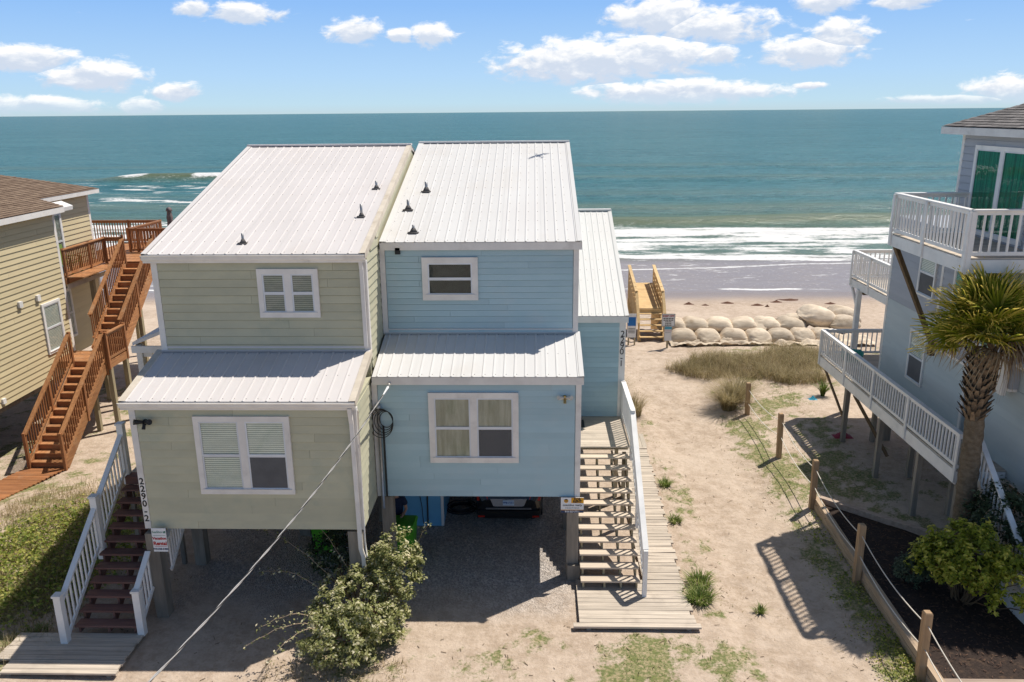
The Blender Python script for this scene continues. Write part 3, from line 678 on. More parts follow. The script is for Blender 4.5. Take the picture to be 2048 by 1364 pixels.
mb = MB(); mb.add([pt(gx0 - .0, L - .10, .030), pt(gx1, L - .10, .030), pt(gx1, L - .02, .036), pt(gx0, L - .02, .036), (gx0, gyU - .006, 5.86), (gx1, gyU - .006, 5.86)], [(0, 1, 2, 3), (3, 2, 5, 4)]).out('roof_flashing', rf, G['roofg'])
eave(gh, gx0 - .13, gx1 + .03, 15.76, 5.22)
window(gh, 'y', gyU, -1, -6.22, -4.84, 6.55, 7.67, True, 'dimblind', dark=((0, 0), (1, 0)), glass='glass') if False else window(gh, 'y', gyU, -1, -6.22, -4.84, 6.55, 7.67, True, 'dimblind')
window(gh, 'y', gyL, -1, -7.24, -5.18, 3.06, 4.86, True, 'blind', dark=((1, 0),))
for x, y, h, r in ((-6.63, 18.17, .22, .032), (-4.2, 19.67, .30, .034), (-4.16, 21.55, .20, .034)):
    vent_pipe(gh, x, y, 8.02 + (y - 17.58) * SL, h, r, .085)
# downspouts on the right corner
def downspout(par, pts, m='trim'):
    mb = MB()
    for a, b in zip(pts[:-1], pts[1:]): mb.beam(a, b, .085, .075)
    return mb.out('downspout', par, G[m])
downspout(gh, [(gx1 - .09, gyU - .09, 7.92), (gx1 - .085, gyU - .05, 7.66), (gx1 - .08, gyU - .052, 5.86)])
downspout(gh, [(gx1 - .10, gyL - .13, 5.08), (gx1 - .09, gyL - .055, 4.72), (gx1 - .07, gyL - .055, 1.75), (gx1 - .02, gyL - .055, 1.55), (gx1 + .0, gyL - .055, .35)])
tube('conduit', gh, G['trim'], [(gx1 + .05, gyL - .03, 5.0), (gx1 + .03, gyL - .03, 3.2), (gx1 + .03, gyL - .03, 1.9), (gx1 + .06, gyL - .05, 1.5)], .018)
for x, y in ((-8.45, 15.9), (-3.98, 16.05), (-8.45, 18.1), (-6.2, 19.6), (-4.2, 20.4), (-8.45, 22), (-4.2, 24), (-8.45, 27), (-4.2, 29), (-6.3, 25)): piling(gh, x, y, ZB - .08)
for i, ch in enumerate('2290-2'):
    text('house_number', gh, G['ink'], ch, (-8.545, gyL - .0145, 3.33 - i * .178), .21, depth=.003, bold=.004)
# side porch on the far left wall
pr = MB(); pr.add([(-9.75, 18.6, 5.62), (-8.62, 18.6, 6.06), (-8.62, 21.2, 6.06), (-9.75, 21.2, 5.62), (-9.75, 18.6, 5.70), (-8.62, 18.6, 6.14), (-8.62, 21.2, 6.14), (-9.75, 21.2, 5.70)], BOXF).out('porch_roof', gh, G['roofg'])
box('porch_fascia', gh, G['trim'], -9.76, -8.62, 18.54, 18.598, 5.45, 5.62)
for y in (18.75, 21.0): box('porch_post', gh, G['trim'], -9.72, -9.58, y - .07, y + .07, 2.6, 5.62)
box('porch_bracket', gh, G['trim'], -9.57, -9.35, 18.72, 18.78, 5.3, 5.46)
box('porch_deck', gh, G['planky'], -10.05, -8.62, 18.2, 21.3, 2.38, 2.46)

# ------------------------------------------------------------------ blue half
bh = thing('blue_house', 'light blue house on pilings with white metal roofs, joined to the green house', 'house', (-1.0, 22, 0))
bx0, bx1 = -3.73, 1.07; byL, byU, byB = 17.50, 19.30, 34.0
bl = box('wall', bh, G['blue'], bx0 + .02, bx1 - .02, byL + .02, byB, ZB + .004, 5.12)
bu = box('wall', bh, G['blue'], bx0 + .02, bx1 - .02, byU + .02, byB, 5.125, 7.93)
gab = MB(); V = [(x, y, z) for x in (bx0 + .02, bx1 - .02) for y, z in ((byU + .02, 7.935), (26.85, 9.97), (byB, 7.935))]
gab.add(V, [(0, 1, 2), (5, 4, 3), (0, 3, 4, 1), (1, 4, 5, 2), (2, 5, 3, 0)]).out('gable_wall', bh, G['blue'])
siding(bl, G['blue'], 'y', byL + .02, (bx0 + .13, bx1 - .13), ZB, 5.02, -1, .15, 11)
siding(bu, G['blue'], 'y', byU + .02, (bx0 + .13, bx1 - .13), 5.72, 7.82, -1, .15, 12)
siding(bl, G['blue'], 'x', bx1 - .02, lambda z: (byL + .12, 22.1), ZB, 5.05, 1, .15, 13, 6)
siding(bu, G['blue'], 'x', bx1 - .02, lambda z: (byU + .12, 26), 5.3, 7.9, 1, .15, 14, 6)
for (y, z0, z1) in ((byL, ZB - .005, 5.03), (byU, 5.70, 7.84)):
    for x, s in ((bx0, 1), (bx1, -1)):
        mb = MB(); mb.box(min(x - .012 * s, x + .115 * s), max(x - .012 * s, x + .115 * s), y - .012, y + .022, z0, z1)
        if s < 0: mb.box(x - .018, x + .014, y + .0225, y + .125, z0, z1)
        mb.out('corner_board', bh, G['trim'])
box('floor_frame', bh, G['piling'], bx0 + .06, bx1 - .06, byL + .5, byB, ZB - .10, ZB + .002)
ZP = 8.02 + 7.63 * SL
rf, pt, L = metal_roof(bh, G['roof'], bx0 + .03, bx1 + .06, 19.2, 8.02, 26.83, ZP)
rake(rf, G['roof'], pt, L, bx1 + .07, 1); rake(rf, G['roof'], pt, L, bx0 + .02, -1, .16)
metal_roof(bh, G['roof'], bx0 + .03, bx1 + .06, 34.3, 8.0, 26.83, ZP, screws=False)
box('ridge_cap', bh, G['roof'], bx0 + .02, bx1 + .07, 26.7, 26.96, ZP - .005, ZP + .045)
eave(bh, bx0 + .02, bx1 + .08, 19.2, 8.02, False)
rf, pt, L = metal_roof(bh, G['roof'], bx0 + .03, bx1 + .05, 17.40, 5.22, 19.33, 5.22 + 1.93 * SL, over_lines=.9)
rake(rf, G['roof'], pt, L, bx1 + .06, 1)
MB().add([pt(bx0 + .03, L - .10, .030), pt(bx1, L - .10, .030), pt(bx1, L - .02, .036), pt(bx0 + .03, L - .02, .036), (bx0 + .03, byU - .006, 5.85), (bx1, byU - .006, 5.85)], [(0, 1, 2, 3), (3, 2, 5, 4)]).out('roof_flashing', rf, G['roof'])
eave(bh, bx0 + .02, bx1 + .06, 17.40, 5.22, False)
window(bh, 'y', byU, -1, -2.72, -1.36, 6.58, 7.64, False, 'dark', cas=.14)
window(bh, 'y', byL, -1, -2.44, -.36, 3.08, 4.82, True, 'tan', cas=.13, dark=((1, 0),))
for x, y, h, r in ((-2.96, 19.78, .18, .035), (-3.29, 21.22, .26, .038), (-2.97, 22.53, .26, .045)):
    vent_pipe(bh, x, y, 8.02 + (y - 19.2) * SL, h, r, .11)
box('wall_vent', bh, G['black'], -3.35, -3.23, byU - .08, byU - .004, 7.72, 7.88)
for x, y in ((.92, 17.62), (.92, 20.0), (-3.55, 17.75), (.92, 24), (-1.4, 27), (-3.5, 24), (.92, 29)): piling(bh, x, y, ZB - .08)
box('piling_footing', bh, G['piling'], .80, 1.10, 17.36, 17.66, -.1, .42)
# rear wing beside the deck
wx0, wx1, wy = 1.08, 2.58, 22.13
ww = box('wall', bh, G['blue'], wx0, wx1 - .02, wy + .02, 33, 2.2, 5.42)
siding(ww, G['blue'], 'y', wy + .02, (wx0 + .02, wx1 - .17), 2.45, 5.30, -1, .15, 15)
siding(ww, G['blue'], 'x', wx1 - .02, lambda z: (wy + .1, 32.9), 2.2, 5.3, 1, .15, 16, 4)
gab = MB(); V = [(x, y, z) for x in (wx0, wx1 - .02) for y, z in ((wy + .02, 5.425), (28.06, 7.58), (33, 5.425))]
gab.add(V, [(0, 1, 2), (5, 4, 3), (0, 3, 4, 1), (1, 4, 5, 2), (2, 5, 3, 0)]).out('gable_wall', bh, G['blue'])
mb = MB(); mb.box(wx1 - .17, wx1 + .012, wy - .012, wy + .02, 2.2, 5.3); mb.box(wx1 - .018, wx1 + .013, wy + .0205, wy + .12, 2.2, 5.3); mb.out('corner_board', bh, G['trim'])
rf, pt, L = metal_roof(bh, G['roof'], wx0 - .02, wx1 + .06, 22.02, 5.48, 28.06, 7.72)
rake(rf, G['roof'], pt, L, wx1 + .07, 1)
metal_roof(bh, G['roof'], wx0 - .02, wx1 + .06, 33.2, 5.6, 28.06, 7.72, screws=False)
box('ridge_cap', bh, G['roof'], wx0, wx1 + .07, 27.95, 28.18, 7.715, 7.765)
eave(bh, wx0 - .0, wx1 + .07, 22.02, 5.48, False)
for i, ch in enumerate('2290-1'):
    text('house_number', bh, G['ink'], ch, (wx1 - .075 - i * .004, wy - .0155, 4.93 - i * .175), .25, depth=.003)
# storage room under the floor, water pipe on it
st = box('storage_room', bh, G['storage'], -3.7, -2.5, 20.06, 23.5, 0, 2.1)
box('corner_trim', st, G['trim'], -2.56, -2.485, 20.03, 20.058, .02, 2.1)
tube('water_pipe', st, G['black'], [(-2.98, 20.02, 2.1), (-2.92, 20.02, 1.2), (-2.93, 20.02, .0)], .022)
tube('hose', st, G['black'], [(-3.2, 20.03, 2.1), (-3.18, 20.02, 1.3), (-3.08, 20.02, .6), (-3.05, 20.0, .1)], .01)
# service entry: meter mast, cap and coils of cable
mast = tube('service_mast', bh, G['steel'], [(-3.60, byL - .06, 4.42), (-3.60, byL - .06, 3.0), (-3.6, byL - .06, 1.9)], .035, 8)
cyl('mast_cap', mast, G['steel'], (-3.60, byL - .06, 4.40), (-3.60, byL - .09, 4.54), .075, .06, 12, True)
for k in range(5):
    rr = .17 + .035 * k; pts = [(-3.42 - .03 * k + rr * math.cos(a) * .9, byL - .09 - .012 * k, 4.18 - .02 * k + rr * 1.15 * math.sin(a)) for a in np.linspace(.3 * k, .3 * k + 5.9, 26)]
    tube('cable_loop', mast, G['cable'], pts, .010, 5)
box('utility_conduit', bh, G['black'], -3.53, -3.49, byL - .05, byL - .01, 2.2, 4.0)
ins = cyl('wire_insulator', bh, G['lampglass'], (-3.30, byL - .10, 5.07), (-3.30, byL - .20, 5.05), .032, .022, 10, True)
# ------------------------------------------------------------------ right-hand entrance stairs (blue house)
es = thing('entry_stairs', 'pale wooden entry stairs with white railing beside the blue house', 'stairs', (1.9, 18.5, 0))
n_, rise, run, ys, zs = 12, .194, .275, 16.87, .12
x0, x1 = 1.10, 2.50
for i in range(n_ - 1):
    y = ys + i * run; z = zs + (i + 1) * rise
    box('tread', es, G['tread'], x0, x1, y, y + .265, z - .042, z)
for x in (1.16, 1.66, 2.05, 2.42): stringer(es, G['post'], x, ys + .03, zs, n_ - 1, rise - .0038, run)
DZ = zs + n_ * rise
dk = MB().box(x0, x1 + .02, 20.2, 22.10, DZ - .22, DZ - .04).out('deck_frame', es, G['post'])
planks(es, 'plankx', x0, x1 + .03, 19.89, 22.11, DZ, 'x', .14, .036, .006, .004, 3, 'deck_board')
for x, y in ((1.2, 20.0), (2.4, 20.0), (2.4, 21.9)): box('post', es, G['post'], x - .05, x + .05, y - .05, y + .05, gz(x, y) - .2, DZ - .21)
def wpost(par, x, y, z0, z1, m='white', s=.05, name='rail_post'): return box(name, par, G[m], x - s, x + s, y - s, y + s, z0, z1)
rx = 2.56
rail(es, 'white', (rx, 22.05, DZ), (rx, 19.78, DZ), 1.08, .15)
rail(es, 'white', (rx, 19.78, DZ), (rx, 16.62, zs + .10), 1.08, .15)
wpost(es, rx, 19.72, DZ - .3, DZ + 1.10); wpost(es, rx, 16.60, .1, 1.30); wpost(es, rx, 22.06, DZ - .2, DZ + 1.1); wpost(es, rx, 18.2, 1.0, 2.25)
beam('cross_brace', es, G['piling'], (1.5, 20.2, .4), (2.3, 19.2, 1.3), .04, .14)
tag(box('door_mat', None, G['black'], 1.12, 1.42, 21.25, 21.8, DZ + .002, DZ + .016), 'small black door mat on the blue house entry deck', 'door mat')
# boardwalk on the sand
bw = thing('boardwalk', 'weathered plank boardwalk along the path beside the blue house', 'boardwalk', (2.6, 18, 0))
rs = random.Random(5); y = 15.40
while y < 16.9:
    wd = .145; a = .86 if y < 15.5 else 1.0; b = 3.56 - .03 * (y - 15.4) + rs.uniform(-.05, .05)
    if y < 15.5: b = 3.66
    box('plank', bw, G['plankx'], round(a, 2), round(b, 2), y, y + wd, .065, .11 + rs.uniform(-.004, .004)); y += wd + .012
while y < 25.3:
    wd = .145; e = 3.55 + .028 * (y - 17) + rs.uniform(-.05, .05); ang = rs.uniform(-.012, .012)
    p0 = (2.62 if y > 17.2 else 1.0, y + wd / 2, .085 + rs.uniform(-.01, .01)); p1 = (round(e, 2), y + wd / 2 + ang, .085 + rs.uniform(-.01, .012))
    beam('plank', bw, G['plankx'], p0, p1, wd, .04); y += wd + .013
for k in range(3): box('plank', bw, G['planky'], 3.36 + k * .15, 3.50 + k * .15, 25.35, 26.5, .06, .10)
for x in (1.2, 2.7, 3.4): box('joist', bw, G['piling'], x - .05, x + .05, 15.45, 25.2 if x > 2 else 16.9, -.12, .062)

# ------------------------------------------------------------------ left-hand stairs (green house)
ls = thing('side_stairs', 'maroon open-tread stairs with white railings left of the green house', 'stairs', (-9.3, 16.4, 0))
n_, rise, run, ys, zs = 12, .196, .262, 15.02, .11
for i in range(n_ - 1):
    y = ys + i * run; z = zs + (i + 1) * rise
    box('tread', ls, G['oldbrown'], -10.02, -8.64, y - .02, y + .25, z - .045, z)
for x in (-9.95, -9.3, -8.72): stringer(ls, G['oldbrown'], x, ys + .03, zs, n_ - 1, rise - .0042, run)
LX = -10.08; sl = rise / run
rail(ls, 'white', (LX, 14.78, zs - .05), (LX, 16.52, zs - .05 + 1.74 * sl), 1.0, .15, .12)
rail(ls, 'white', (LX, 16.6, zs - .05 + 1.82 * sl), (LX, 18.1, zs - .05 + 3.32 * sl), 1.0, .15, .12)
for y, zz in ((14.72, .1), (16.56, zs + 1.72 * sl - .35), (18.12, zs + 3.2 * sl - .3)):
    p = wpost(ls, LX, y, zz, zz + (1.12 if y < 15 else 1.55), 'white', .075, 'newel_post')
    zt = zz + (1.12 if y < 15 else 1.55)
    box('post_cap', p, G['white'], LX - .095, LX + .095, y - .095, y + .095, zt + .001, zt + .05)
RX = -8.56
rail(ls, 'white', (RX, 15.06, zs + .1), (RX, 15.74, zs + .1 + .68 * sl), .98, .115, .12)
rail(ls, 'white', (-8.25, 16.05, zs + .85), (-8.25, 16.9, zs + .85 + .85 * sl), .92, .115, .10)
p = wpost(ls, RX, 15.04, .08, 1.14, 'white', .075, 'newel_post'); box('post_cap', p, G['white'], RX - .095, RX + .095, 15.04 - .095, 15.135, 1.141, 1.19)
box('landing', ls, G['oldbrown'], -10.05, -8.62, 17.92, 18.19, zs + 11 * rise, zs + 12 * rise)
for x in (-10.0, -8.9): box('post', ls, G['piling'], x - .05, x + .05, 18.0, 18.1, -.1, 2.2)
ld = thing('ground_deck', 'low weathered plank deck at the foot of the maroon stairs', 'deck', (-9.8, 14.3, 0))
planks(ld, 'plankx', -10.9, -8.5, 13.70, 14.12, .11, 'x', .13, .04, .01, .02, 6); planks(ld, 'plankx', -11.25, -8.52, 14.13, 15.02, .11, 'x', .13, .04, .01, .02, 7)
box('joist', ld, G['piling'], -8.72, -8.62, 13.75, 15.0, -.1, .068); box('joist', ld, G['piling'], -10.8, -10.7, 13.75, 15.0, -.1, .068)

# ------------------------------------------------------------------ signs and wall fittings
sg = thing('rental_sign', 'white sign with red Vacation Rental lettering on the green house piling', 'sign', (-8.24, 15.70, 1.72))
box('panel', sg, G['signwhite'], -8.40, -8.08, 15.70, 15.715, 1.72, 2.29)
text('lettering', sg, G['greenink'], 'SeaShore', (-8.25, 15.697, 2.20), .075); box('emblem', sg, G['greenink'], -8.125, -8.092, 15.6955, 15.699, 2.175, 2.225)
box('rule', sg, G['greenink'], -8.37, -8.10, 15.697, 15.699, 2.115, 2.121)
text('lettering', sg, G['redink'], 'Vacation', (-8.24, 15.697, 2.045), .088, bold=.003); text('lettering', sg, G['redink'], 'Rental', (-8.24, 15.697, 1.92), .118, bold=.004)
box('rule', sg, G['redink'], -8.37, -8.10, 15.697, 15.699, 1.845, 1.851); text('lettering', sg, G['navy'], '910-338-3400', (-8.24, 15.697, 1.785), .058, bold=.002)
sg = thing('for_rent_sign', 'white, orange and navy FOR RENT sign under the blue house corner', 'sign', (.9, 17.40, 1.82))
box('panel', sg, G['signwhite'], .63, 1.17, 17.40, 17.415, 1.82, 2.215)
box('orange_panel', sg, G['orange'], .875, 1.168, 17.397, 17.3995, 2.075, 2.213); box('navy_band', sg, G['navy'], .631, 1.169, 17.397, 17.3995, 1.821, 1.885)
box('orange_rule', sg, G['orange'], .631, 1.169, 17.397, 17.3995, 1.888, 1.902)
text('lettering', sg, G['ink'], 'FOR', (1.02, 17.395, 2.175), .085, bold=.003); text('lettering', sg, G['ink'], 'RENT', (1.02, 17.395, 2.11), .085, bold=.003)
text('lettering', sg, G['ink'], 'coastline realty', (.90, 17.397, 2.02), .075, shear=.3); text('lettering', sg, G['ink'], 'V A C A T I O N S', (.90, 17.397, 1.945), .042)
text('lettering', sg, G['signwhite'], '910-327-7711', (.90, 17.395, 1.853), .062, bold=.002)
em = MB(); em.cyl((.755, 17.3995, 2.13), (.755, 17.396, 2.13), .052, .052, 16); em.out('emblem', sg, G['orange'])
MB().add([(.705 + .1 * q / 8, 17.3945, 2.145 + .034 * math.sin(q / 8 * math.pi)) for q in range(9)], [tuple(range(9))]).out('emblem', sg, G['ink'])
MB().box(.712, .80, 17.3935, 17.3955, 2.108, 2.118).out('emblem', sg, G['navy'])
sg = thing('keep_off_sign', 'KEEP OFF notice on a short post in front of the beach steps', 'sign', (6.37, 37.36, 0))
box('post', sg, G['post'], 6.33, 6.41, 37.36, 37.44, -.2, 1.6)
box('panel', sg, G['signwhite'], 6.06, 6.68, 37.33, 37.35, 1.14, 1.74)
f = MB(); f.box(6.05, 6.69, 37.322, 37.329, 1.72, 1.75).box(6.05, 6.69, 37.322, 37.329, 1.13, 1.16).box(6.05, 6.08, 37.323, 37.329, 1.16, 1.72).box(6.66, 6.69, 37.323, 37.329, 1.16, 1.72).out('border', sg, G['steel'])
text('lettering', sg, G['redink'], 'KEEP OFF', (6.37, 37.325, 1.63), .125, bold=.003)
for k, hw_ in enumerate((.25, .24, .15, .15, .16)):
    for q in range(4): box('small_print', sg, G['ink'], 6.37 - hw_ + q * hw_ / 2 + .012, 6.37 - hw_ + (q + 1) * hw_ / 2 - .012, 37.326, 37.3295, 1.495 - k * .08, 1.535 - k * .08)
box('lower_panel', sg, G['signwhite'], 6.21, 6.55, 37.335, 37.355, .42, 1.12); box('cyan_panel', sg, G['signcyan'], 6.212, 6.548, 37.331, 37.334, .98, 1.118)
box('rule', sg, G['redink'], 6.22, 6.54, 37.331, 37.334, .90, .915); box('rule', sg, G['ink'], 6.24, 6.5, 37.331, 37.334, .82, .83)
sg = thing('beach_access_sign', 'blue and white notice board beside the blue house rear corner', 'sign', (4.73, 38.0, 0))
for x in (4.56, 4.86): box('post', sg, G['post'], x, x + .07, 38.03, 38.1, -.2, 1.5)
box('panel', sg, G['signwhite'], 4.52, 4.94, 38.0, 38.025, .4, 1.58); box('blue_panel', sg, G['signblue'], 4.54, 4.92, 37.995, 37.999, .98, 1.42)
for k in range(4): box('rule', sg, G['ink'], 4.57, 4.9, 37.995, 37.999, .62 + k * .07, .645 + k * .07)
fl = thing('floodlight', 'black twin-head floodlight on the green house front wall', 'light', (-8.28, 15.86, 4.71))
cyl('base', fl, G['black'], (-8.27, 15.87, 4.72), (-8.27, 15.80, 4.72), .065, .055, 12)
for s in (-1, 1): cyl('lamp_head', fl, G['black'], (-8.27 + s * .03, 15.80, 4.74), (-8.27 + s * .17, 15.70, 4.78), .035, .062, 12)
cyl('motion_sensor', fl, G['black'], (-8.27, 15.80, 4.70), (-8.27, 15.74, 4.60), .032, .04, 10)
fl = thing('wall_lamp', 'brass twin wall lamp on the blue house front wall', 'light', (.70, 17.45, 4.71))
cyl('base', fl, G['brass'], (.70, 17.49, 4.70), (.70, 17.42, 4.70), .06, .05, 12)
for s in (-1, 1): cyl('lamp_head', fl, G['lampglass'], (.70 + s * .03, 17.43, 4.71), (.70 + s * .15, 17.33, 4.74), .025, .055, 12)
cyl('motion_sensor', fl, G['brass'], (.70, 17.43, 4.68), (.70, 17.36, 4.60), .03, .035, 10)
# service drop: twisted cable from the blue house towards a pole behind the viewer
A, B = Vector((-3.30, 17.30, 5.04)), Vector((-4.9, 2.0, 5.7)); P0 = []
for i in range(60):
    t = i / 59; p = A.lerp(B, t); p.z -= .62 * 4 * t * (1 - t) * 1.0; P0.append(p)
sd = thing('service_cable', 'twisted pale overhead service cable running down from the blue house', 'cable', tuple(A))
for ph, m, r in ((0, 'wire', .009), (2.1, 'wire', .008), (4.2, 'cable', .007)):
    pts = []
    for i in range(240):
        t = i / 239 * 59; k = min(int(t), 58); p = P0[k].lerp(P0[k + 1], t - k); a = i * .42 + ph
        pts.append(p + Vector((math.cos(a), 0, math.sin(a))) * .009)
    tube('strand', sd, G[m], pts, r, 5)
cyl('clamp', sd, G['signwhite'], A + (P0[1] - A) * .3, A + (P0[2] - A) * .9, .03, .015, 8)
pole = thing('utility_pole', 'wooden utility pole at the street end of the service cable', 'pole', (-4.9, 1.8, 0))
cyl('shaft', pole, G['piling'], (-4.9, 1.8, -.5), (-4.9, 1.8, 8.6), .16, .12, 14, True); box('crossarm', pole, G['piling'], -5.9, -3.9, 1.62, 1.74, 8.0, 8.12)

# ------------------------------------------------------------------ tan neighbour on the left
th = thing('tan_house', 'tan sided house on pilings with brown shingle roof at the left edge', 'house', (-20, 26, 0))
HX, RXX = -17.0, -17.9; cy, fyE = 28.3, 32.3
wl = box('wall', th, G['tan'], -26, HX - .02, 18.0, cy - .02, 2.05, 7.95)
wr = box('wall', th, G['tan'], -26, RXX - .02, cy - .019, fyE, 2.05, 8.16)
siding(wl, G['tan'], 'x', HX - .02, (18.0, cy - .13), 2.05, 7.85, 1, .187, 31, 5)
siding(wr, G['tan'], 'x', RXX - .02, (cy + .0, fyE - .12), 5.25, 8.1, 1, .187, 32, 9)
siding(wr, G['tan'], 'x', RXX - .02, (cy + .0, fyE - .12), 2.4, 5.1, 1, .187, 33, 9)
siding(wl, G['tan'], 'y', 18.0, (-26, HX - .05), 2.05, 7.85, -1, .187, 34, 4)
window(th, 'y', 17.95, -1, -20.5, -19.0, 3.2, 4.8, True, 'dimblind', cas=.09, casm='white')
mb = MB(); mb.box(HX - .02, HX + .012, cy - .13, cy + .004, 2.02, 7.9); mb.box(HX - .14, HX - .021, cy - .02, cy + .006, 2.02, 7.9); mb.out('corner_board', th, G['trim'])
mb = MB(); mb.box(RXX - .02, RXX + .012, fyE - .12, fyE + .01, 2.1, 8.14); mb.out('corner_board', th, G['trim'])
window(th, 'x', HX, 1, 26.65, 27.75, 2.95, 4.75, False, 'blind', cas=.09, casm='white')
window(th, 'x', RXX, 1, 28.95, 30.05, 2.75, 4.65, False, 'dimblind', cas=.09, casm='white')
window(th, 'x', RXX, 1, 28.75, 30.15, 5.35, 7.55, False, 'dimblind', cas=.09, casm='white')
for y, z in ((25.55, 5.02), (26.55, 5.02)): box('wall_vent', th, G['white'], HX, HX + .09, y - .09, y + .09, z - .1, z + .1)
box('outlet_box', th, G['white'], HX, HX + .07, 23.85, 24.0, 2.15, 2.32)
box('floor_frame', th, G['piling'], -26, HX - .08, 18.05, 28.2, 1.85, 2.048)
for x, y in ((-17.3, 23.0), (-17.3, 26.6), (-17.9, 31.8), (-20, 23), (-20, 27), (-22.5, 24), (-20, 31), (-17.3, 20)): piling(th, x, y, 1.86, .34)
# deck floor of the recess, beam under it
RS = .30
def shingle_mat(name, ca, cb):
    m = bpy.data.materials.new(name); m.use_nodes = True; t = NT(m.node_tree); p = t.n['Principled BSDF']
    at = t.new('ShaderNodeAttribute', attribute_name='rnd'); geo = t.new('ShaderNodeNewGeometry')
    c = t.mix(at.outputs['Fac'], ca, cb); c = t.mix(t.math('MULTIPLY', t.maprange(t.noise(geo.outputs['Position'], 30, 3, .6), .4, .7), .4), c, tuple(x * .55 for x in ca))
    t.l.new(c, p.inputs['Base Color']); p.inputs['Roughness'].default_value = .9; p.inputs['Specular IOR Level'].default_value = .2; return m
G['shingle_b'] = shingle_mat('brown_shingle', (.17, .115, .08), (.26, .185, .13)); G['shingle_g'] = shingle_mat('grey_shingle', (.13, .12, .115), (.23, .21, .20))
def shingles(par, m, fn, cols, rows, seed=0):
    "fn(row, col, edge) gives the four corners of a tab or None"
    rs = np.random.default_rng(seed); V = []; Q = []; A = []
    for r in range(rows):
        for c in range(cols):
            q = fn(r, c)
            if q is None: continue
            n = len(V); j = rs.uniform(0, .006); V += [(x, y, z + j) for x, y, z in q]; Q.append((n, n + 1, n + 2, n + 3)); A.append(rs.uniform())
    o = big_mesh('shingles', par, m, np.array(V), np.array(Q), attrs={'rnd': np.array(A)}, smooth=False)
    return tag(o, kind='stuff')
roofp = MB(); ex0, ez0 = HX + .36, 7.92
def lz(x): return ez0 + (ex0 - x) * RS
roofp.add([(ex0, 17.6, lz(ex0)), (ex0, cy + .12, lz(ex0)), (-17.52, cy + .12, lz(-17.52)), (-17.52, fyE + .28, lz(-17.52)), (-22.5, fyE + .28 - 4.98, lz(-22.5)), (-22.5, 17.6, lz(-22.5))], [(0, 1, 2, 3, 4, 5)])
roofp.add([(-17.52, fyE + .28, lz(-17.52)), (-27, fyE + .28, lz(-17.52)), (-22.5, fyE + .28 - 4.98, lz(-22.5))], [(0, 1, 2)]).add([(-22.5, 17.6, lz(-22.5)), (-22.5, fyE + .28 - 4.98, lz(-22.5)), (-28, fyE + .28 - 4.98, 7.92), (-28, 17.6, 7.92)], [(0, 1, 2, 3)])
roofo = roofp.out('roof', th, G['shingle_b'])
cw, rw = .30, .135
def tabf(r, c):
    xa = ex0 - r * rw; xb = xa - rw; y0 = 17.6 + (c + .5 * (r % 2)) * cw; y1 = y0 + cw - .012
    lim = (cy + .12) if xa > -17.5 else (fyE + .28 - max(0, (-17.52 - xb)))
    if y0 >= lim: return None
    y1 = min(y1, lim)
    return [(xa, y0, lz(xa) + .022), (xa, y1, lz(xa) + .022), (xb, y1, lz(xb) + .008), (xb, y0, lz(xb) + .008)]
shingles(roofo, G['shingle_b'], tabf, 52, 40, 3)
box('fascia', th, G['trim'], ex0 - .04, ex0 - .005, 17.6, cy + .1, ez0 - .20, ez0 - .01)
box('fascia', th, G['trim'], -17.56, -17.53, cy + .10, fyE + .26, lz(-17.52) - .17, lz(-17.52) - .012)
box('soffit', th, G['tan'], HX - .02, ex0 - .045, 17.6, cy + .08, ez0 - .19, ez0 - .16); box('soffit', th, G['tan'], RXX - .02, -17.565, cy + .12, fyE + .24, lz(-17.52) - .16, lz(-17.52) - .13)
mb = MB(); V = [(x, y, z) for y in (cy + .16, cy + .95) for x, z in ((HX - .25, 7.92), (HX + .18, 7.72), (HX + .2, 7.86), (HX - .2, 8.03))]
mb.add(V, BOXF).out('gutter_end', th, G['white'])

# ------------------------------------------------------------------ brown stairs and deck
bs = thing('brown_stairs', 'two-flight brown stained wooden stairs with railings beside the tan house', 'stairs', (-15.6, 27, 0))
n_, rise, run, ys, zs = 13, .20, .268, 23.62, .06; x0, x1 = -16.24, -15.12
def flight(par, ys, zs, n_, rise, run, x0, x1):
    for i in range(n_):
        y = ys + i * run; z = zs + (i + 1) * rise
        if i < n_ - 1: box('tread', par, G['browny'], x0, x1, y - .025, y + run - .0, z - .035, z)
        box('riser', par, G['brownx'], x0, x1, y + .002, y + .022, z - rise + .0, z - .036)
    for x in (x0 - .02, x1 + .02):
        d = Vector((0, (n_ - 1) * run + .05, (n_ - 1) * rise + .04)); a = Vector((x, ys - .06, zs + .02))
        beam('stringer', par, G['browny'], a + Vector((0, .08, .02)), a + d + Vector((0, .12, .06)), .045, .27)
flight(bs, ys, zs, n_, rise, run, x0, x1)
LZ = zs + n_ * rise; ly0 = ys + (n_ - 1) * run; ly1 = ly0 + 1.35
planks(bs, 'browny', -16.98, -14.98, ly0, ly1, LZ, 'x', .14, .036, .008, 0, 8, 'deck_board')
MB().box(-16.98, -14.98, ly0 + .03, ly0 + .07, LZ - .27, LZ - .04).box(-15.02, -14.98, ly0 + .071, ly1, LZ - .27, LZ - .04).out('landing_frame', bs, G['browny'])
y2 = ly1 - .02; n2 = 13; rise2 = .208; flight(bs, y2, LZ, n2, rise2, run, x0, x1)
sl1 = rise / run; sl2 = rise2 / run; TZ = LZ + n2 * rise2; ty = y2 + (n2 - 1) * run
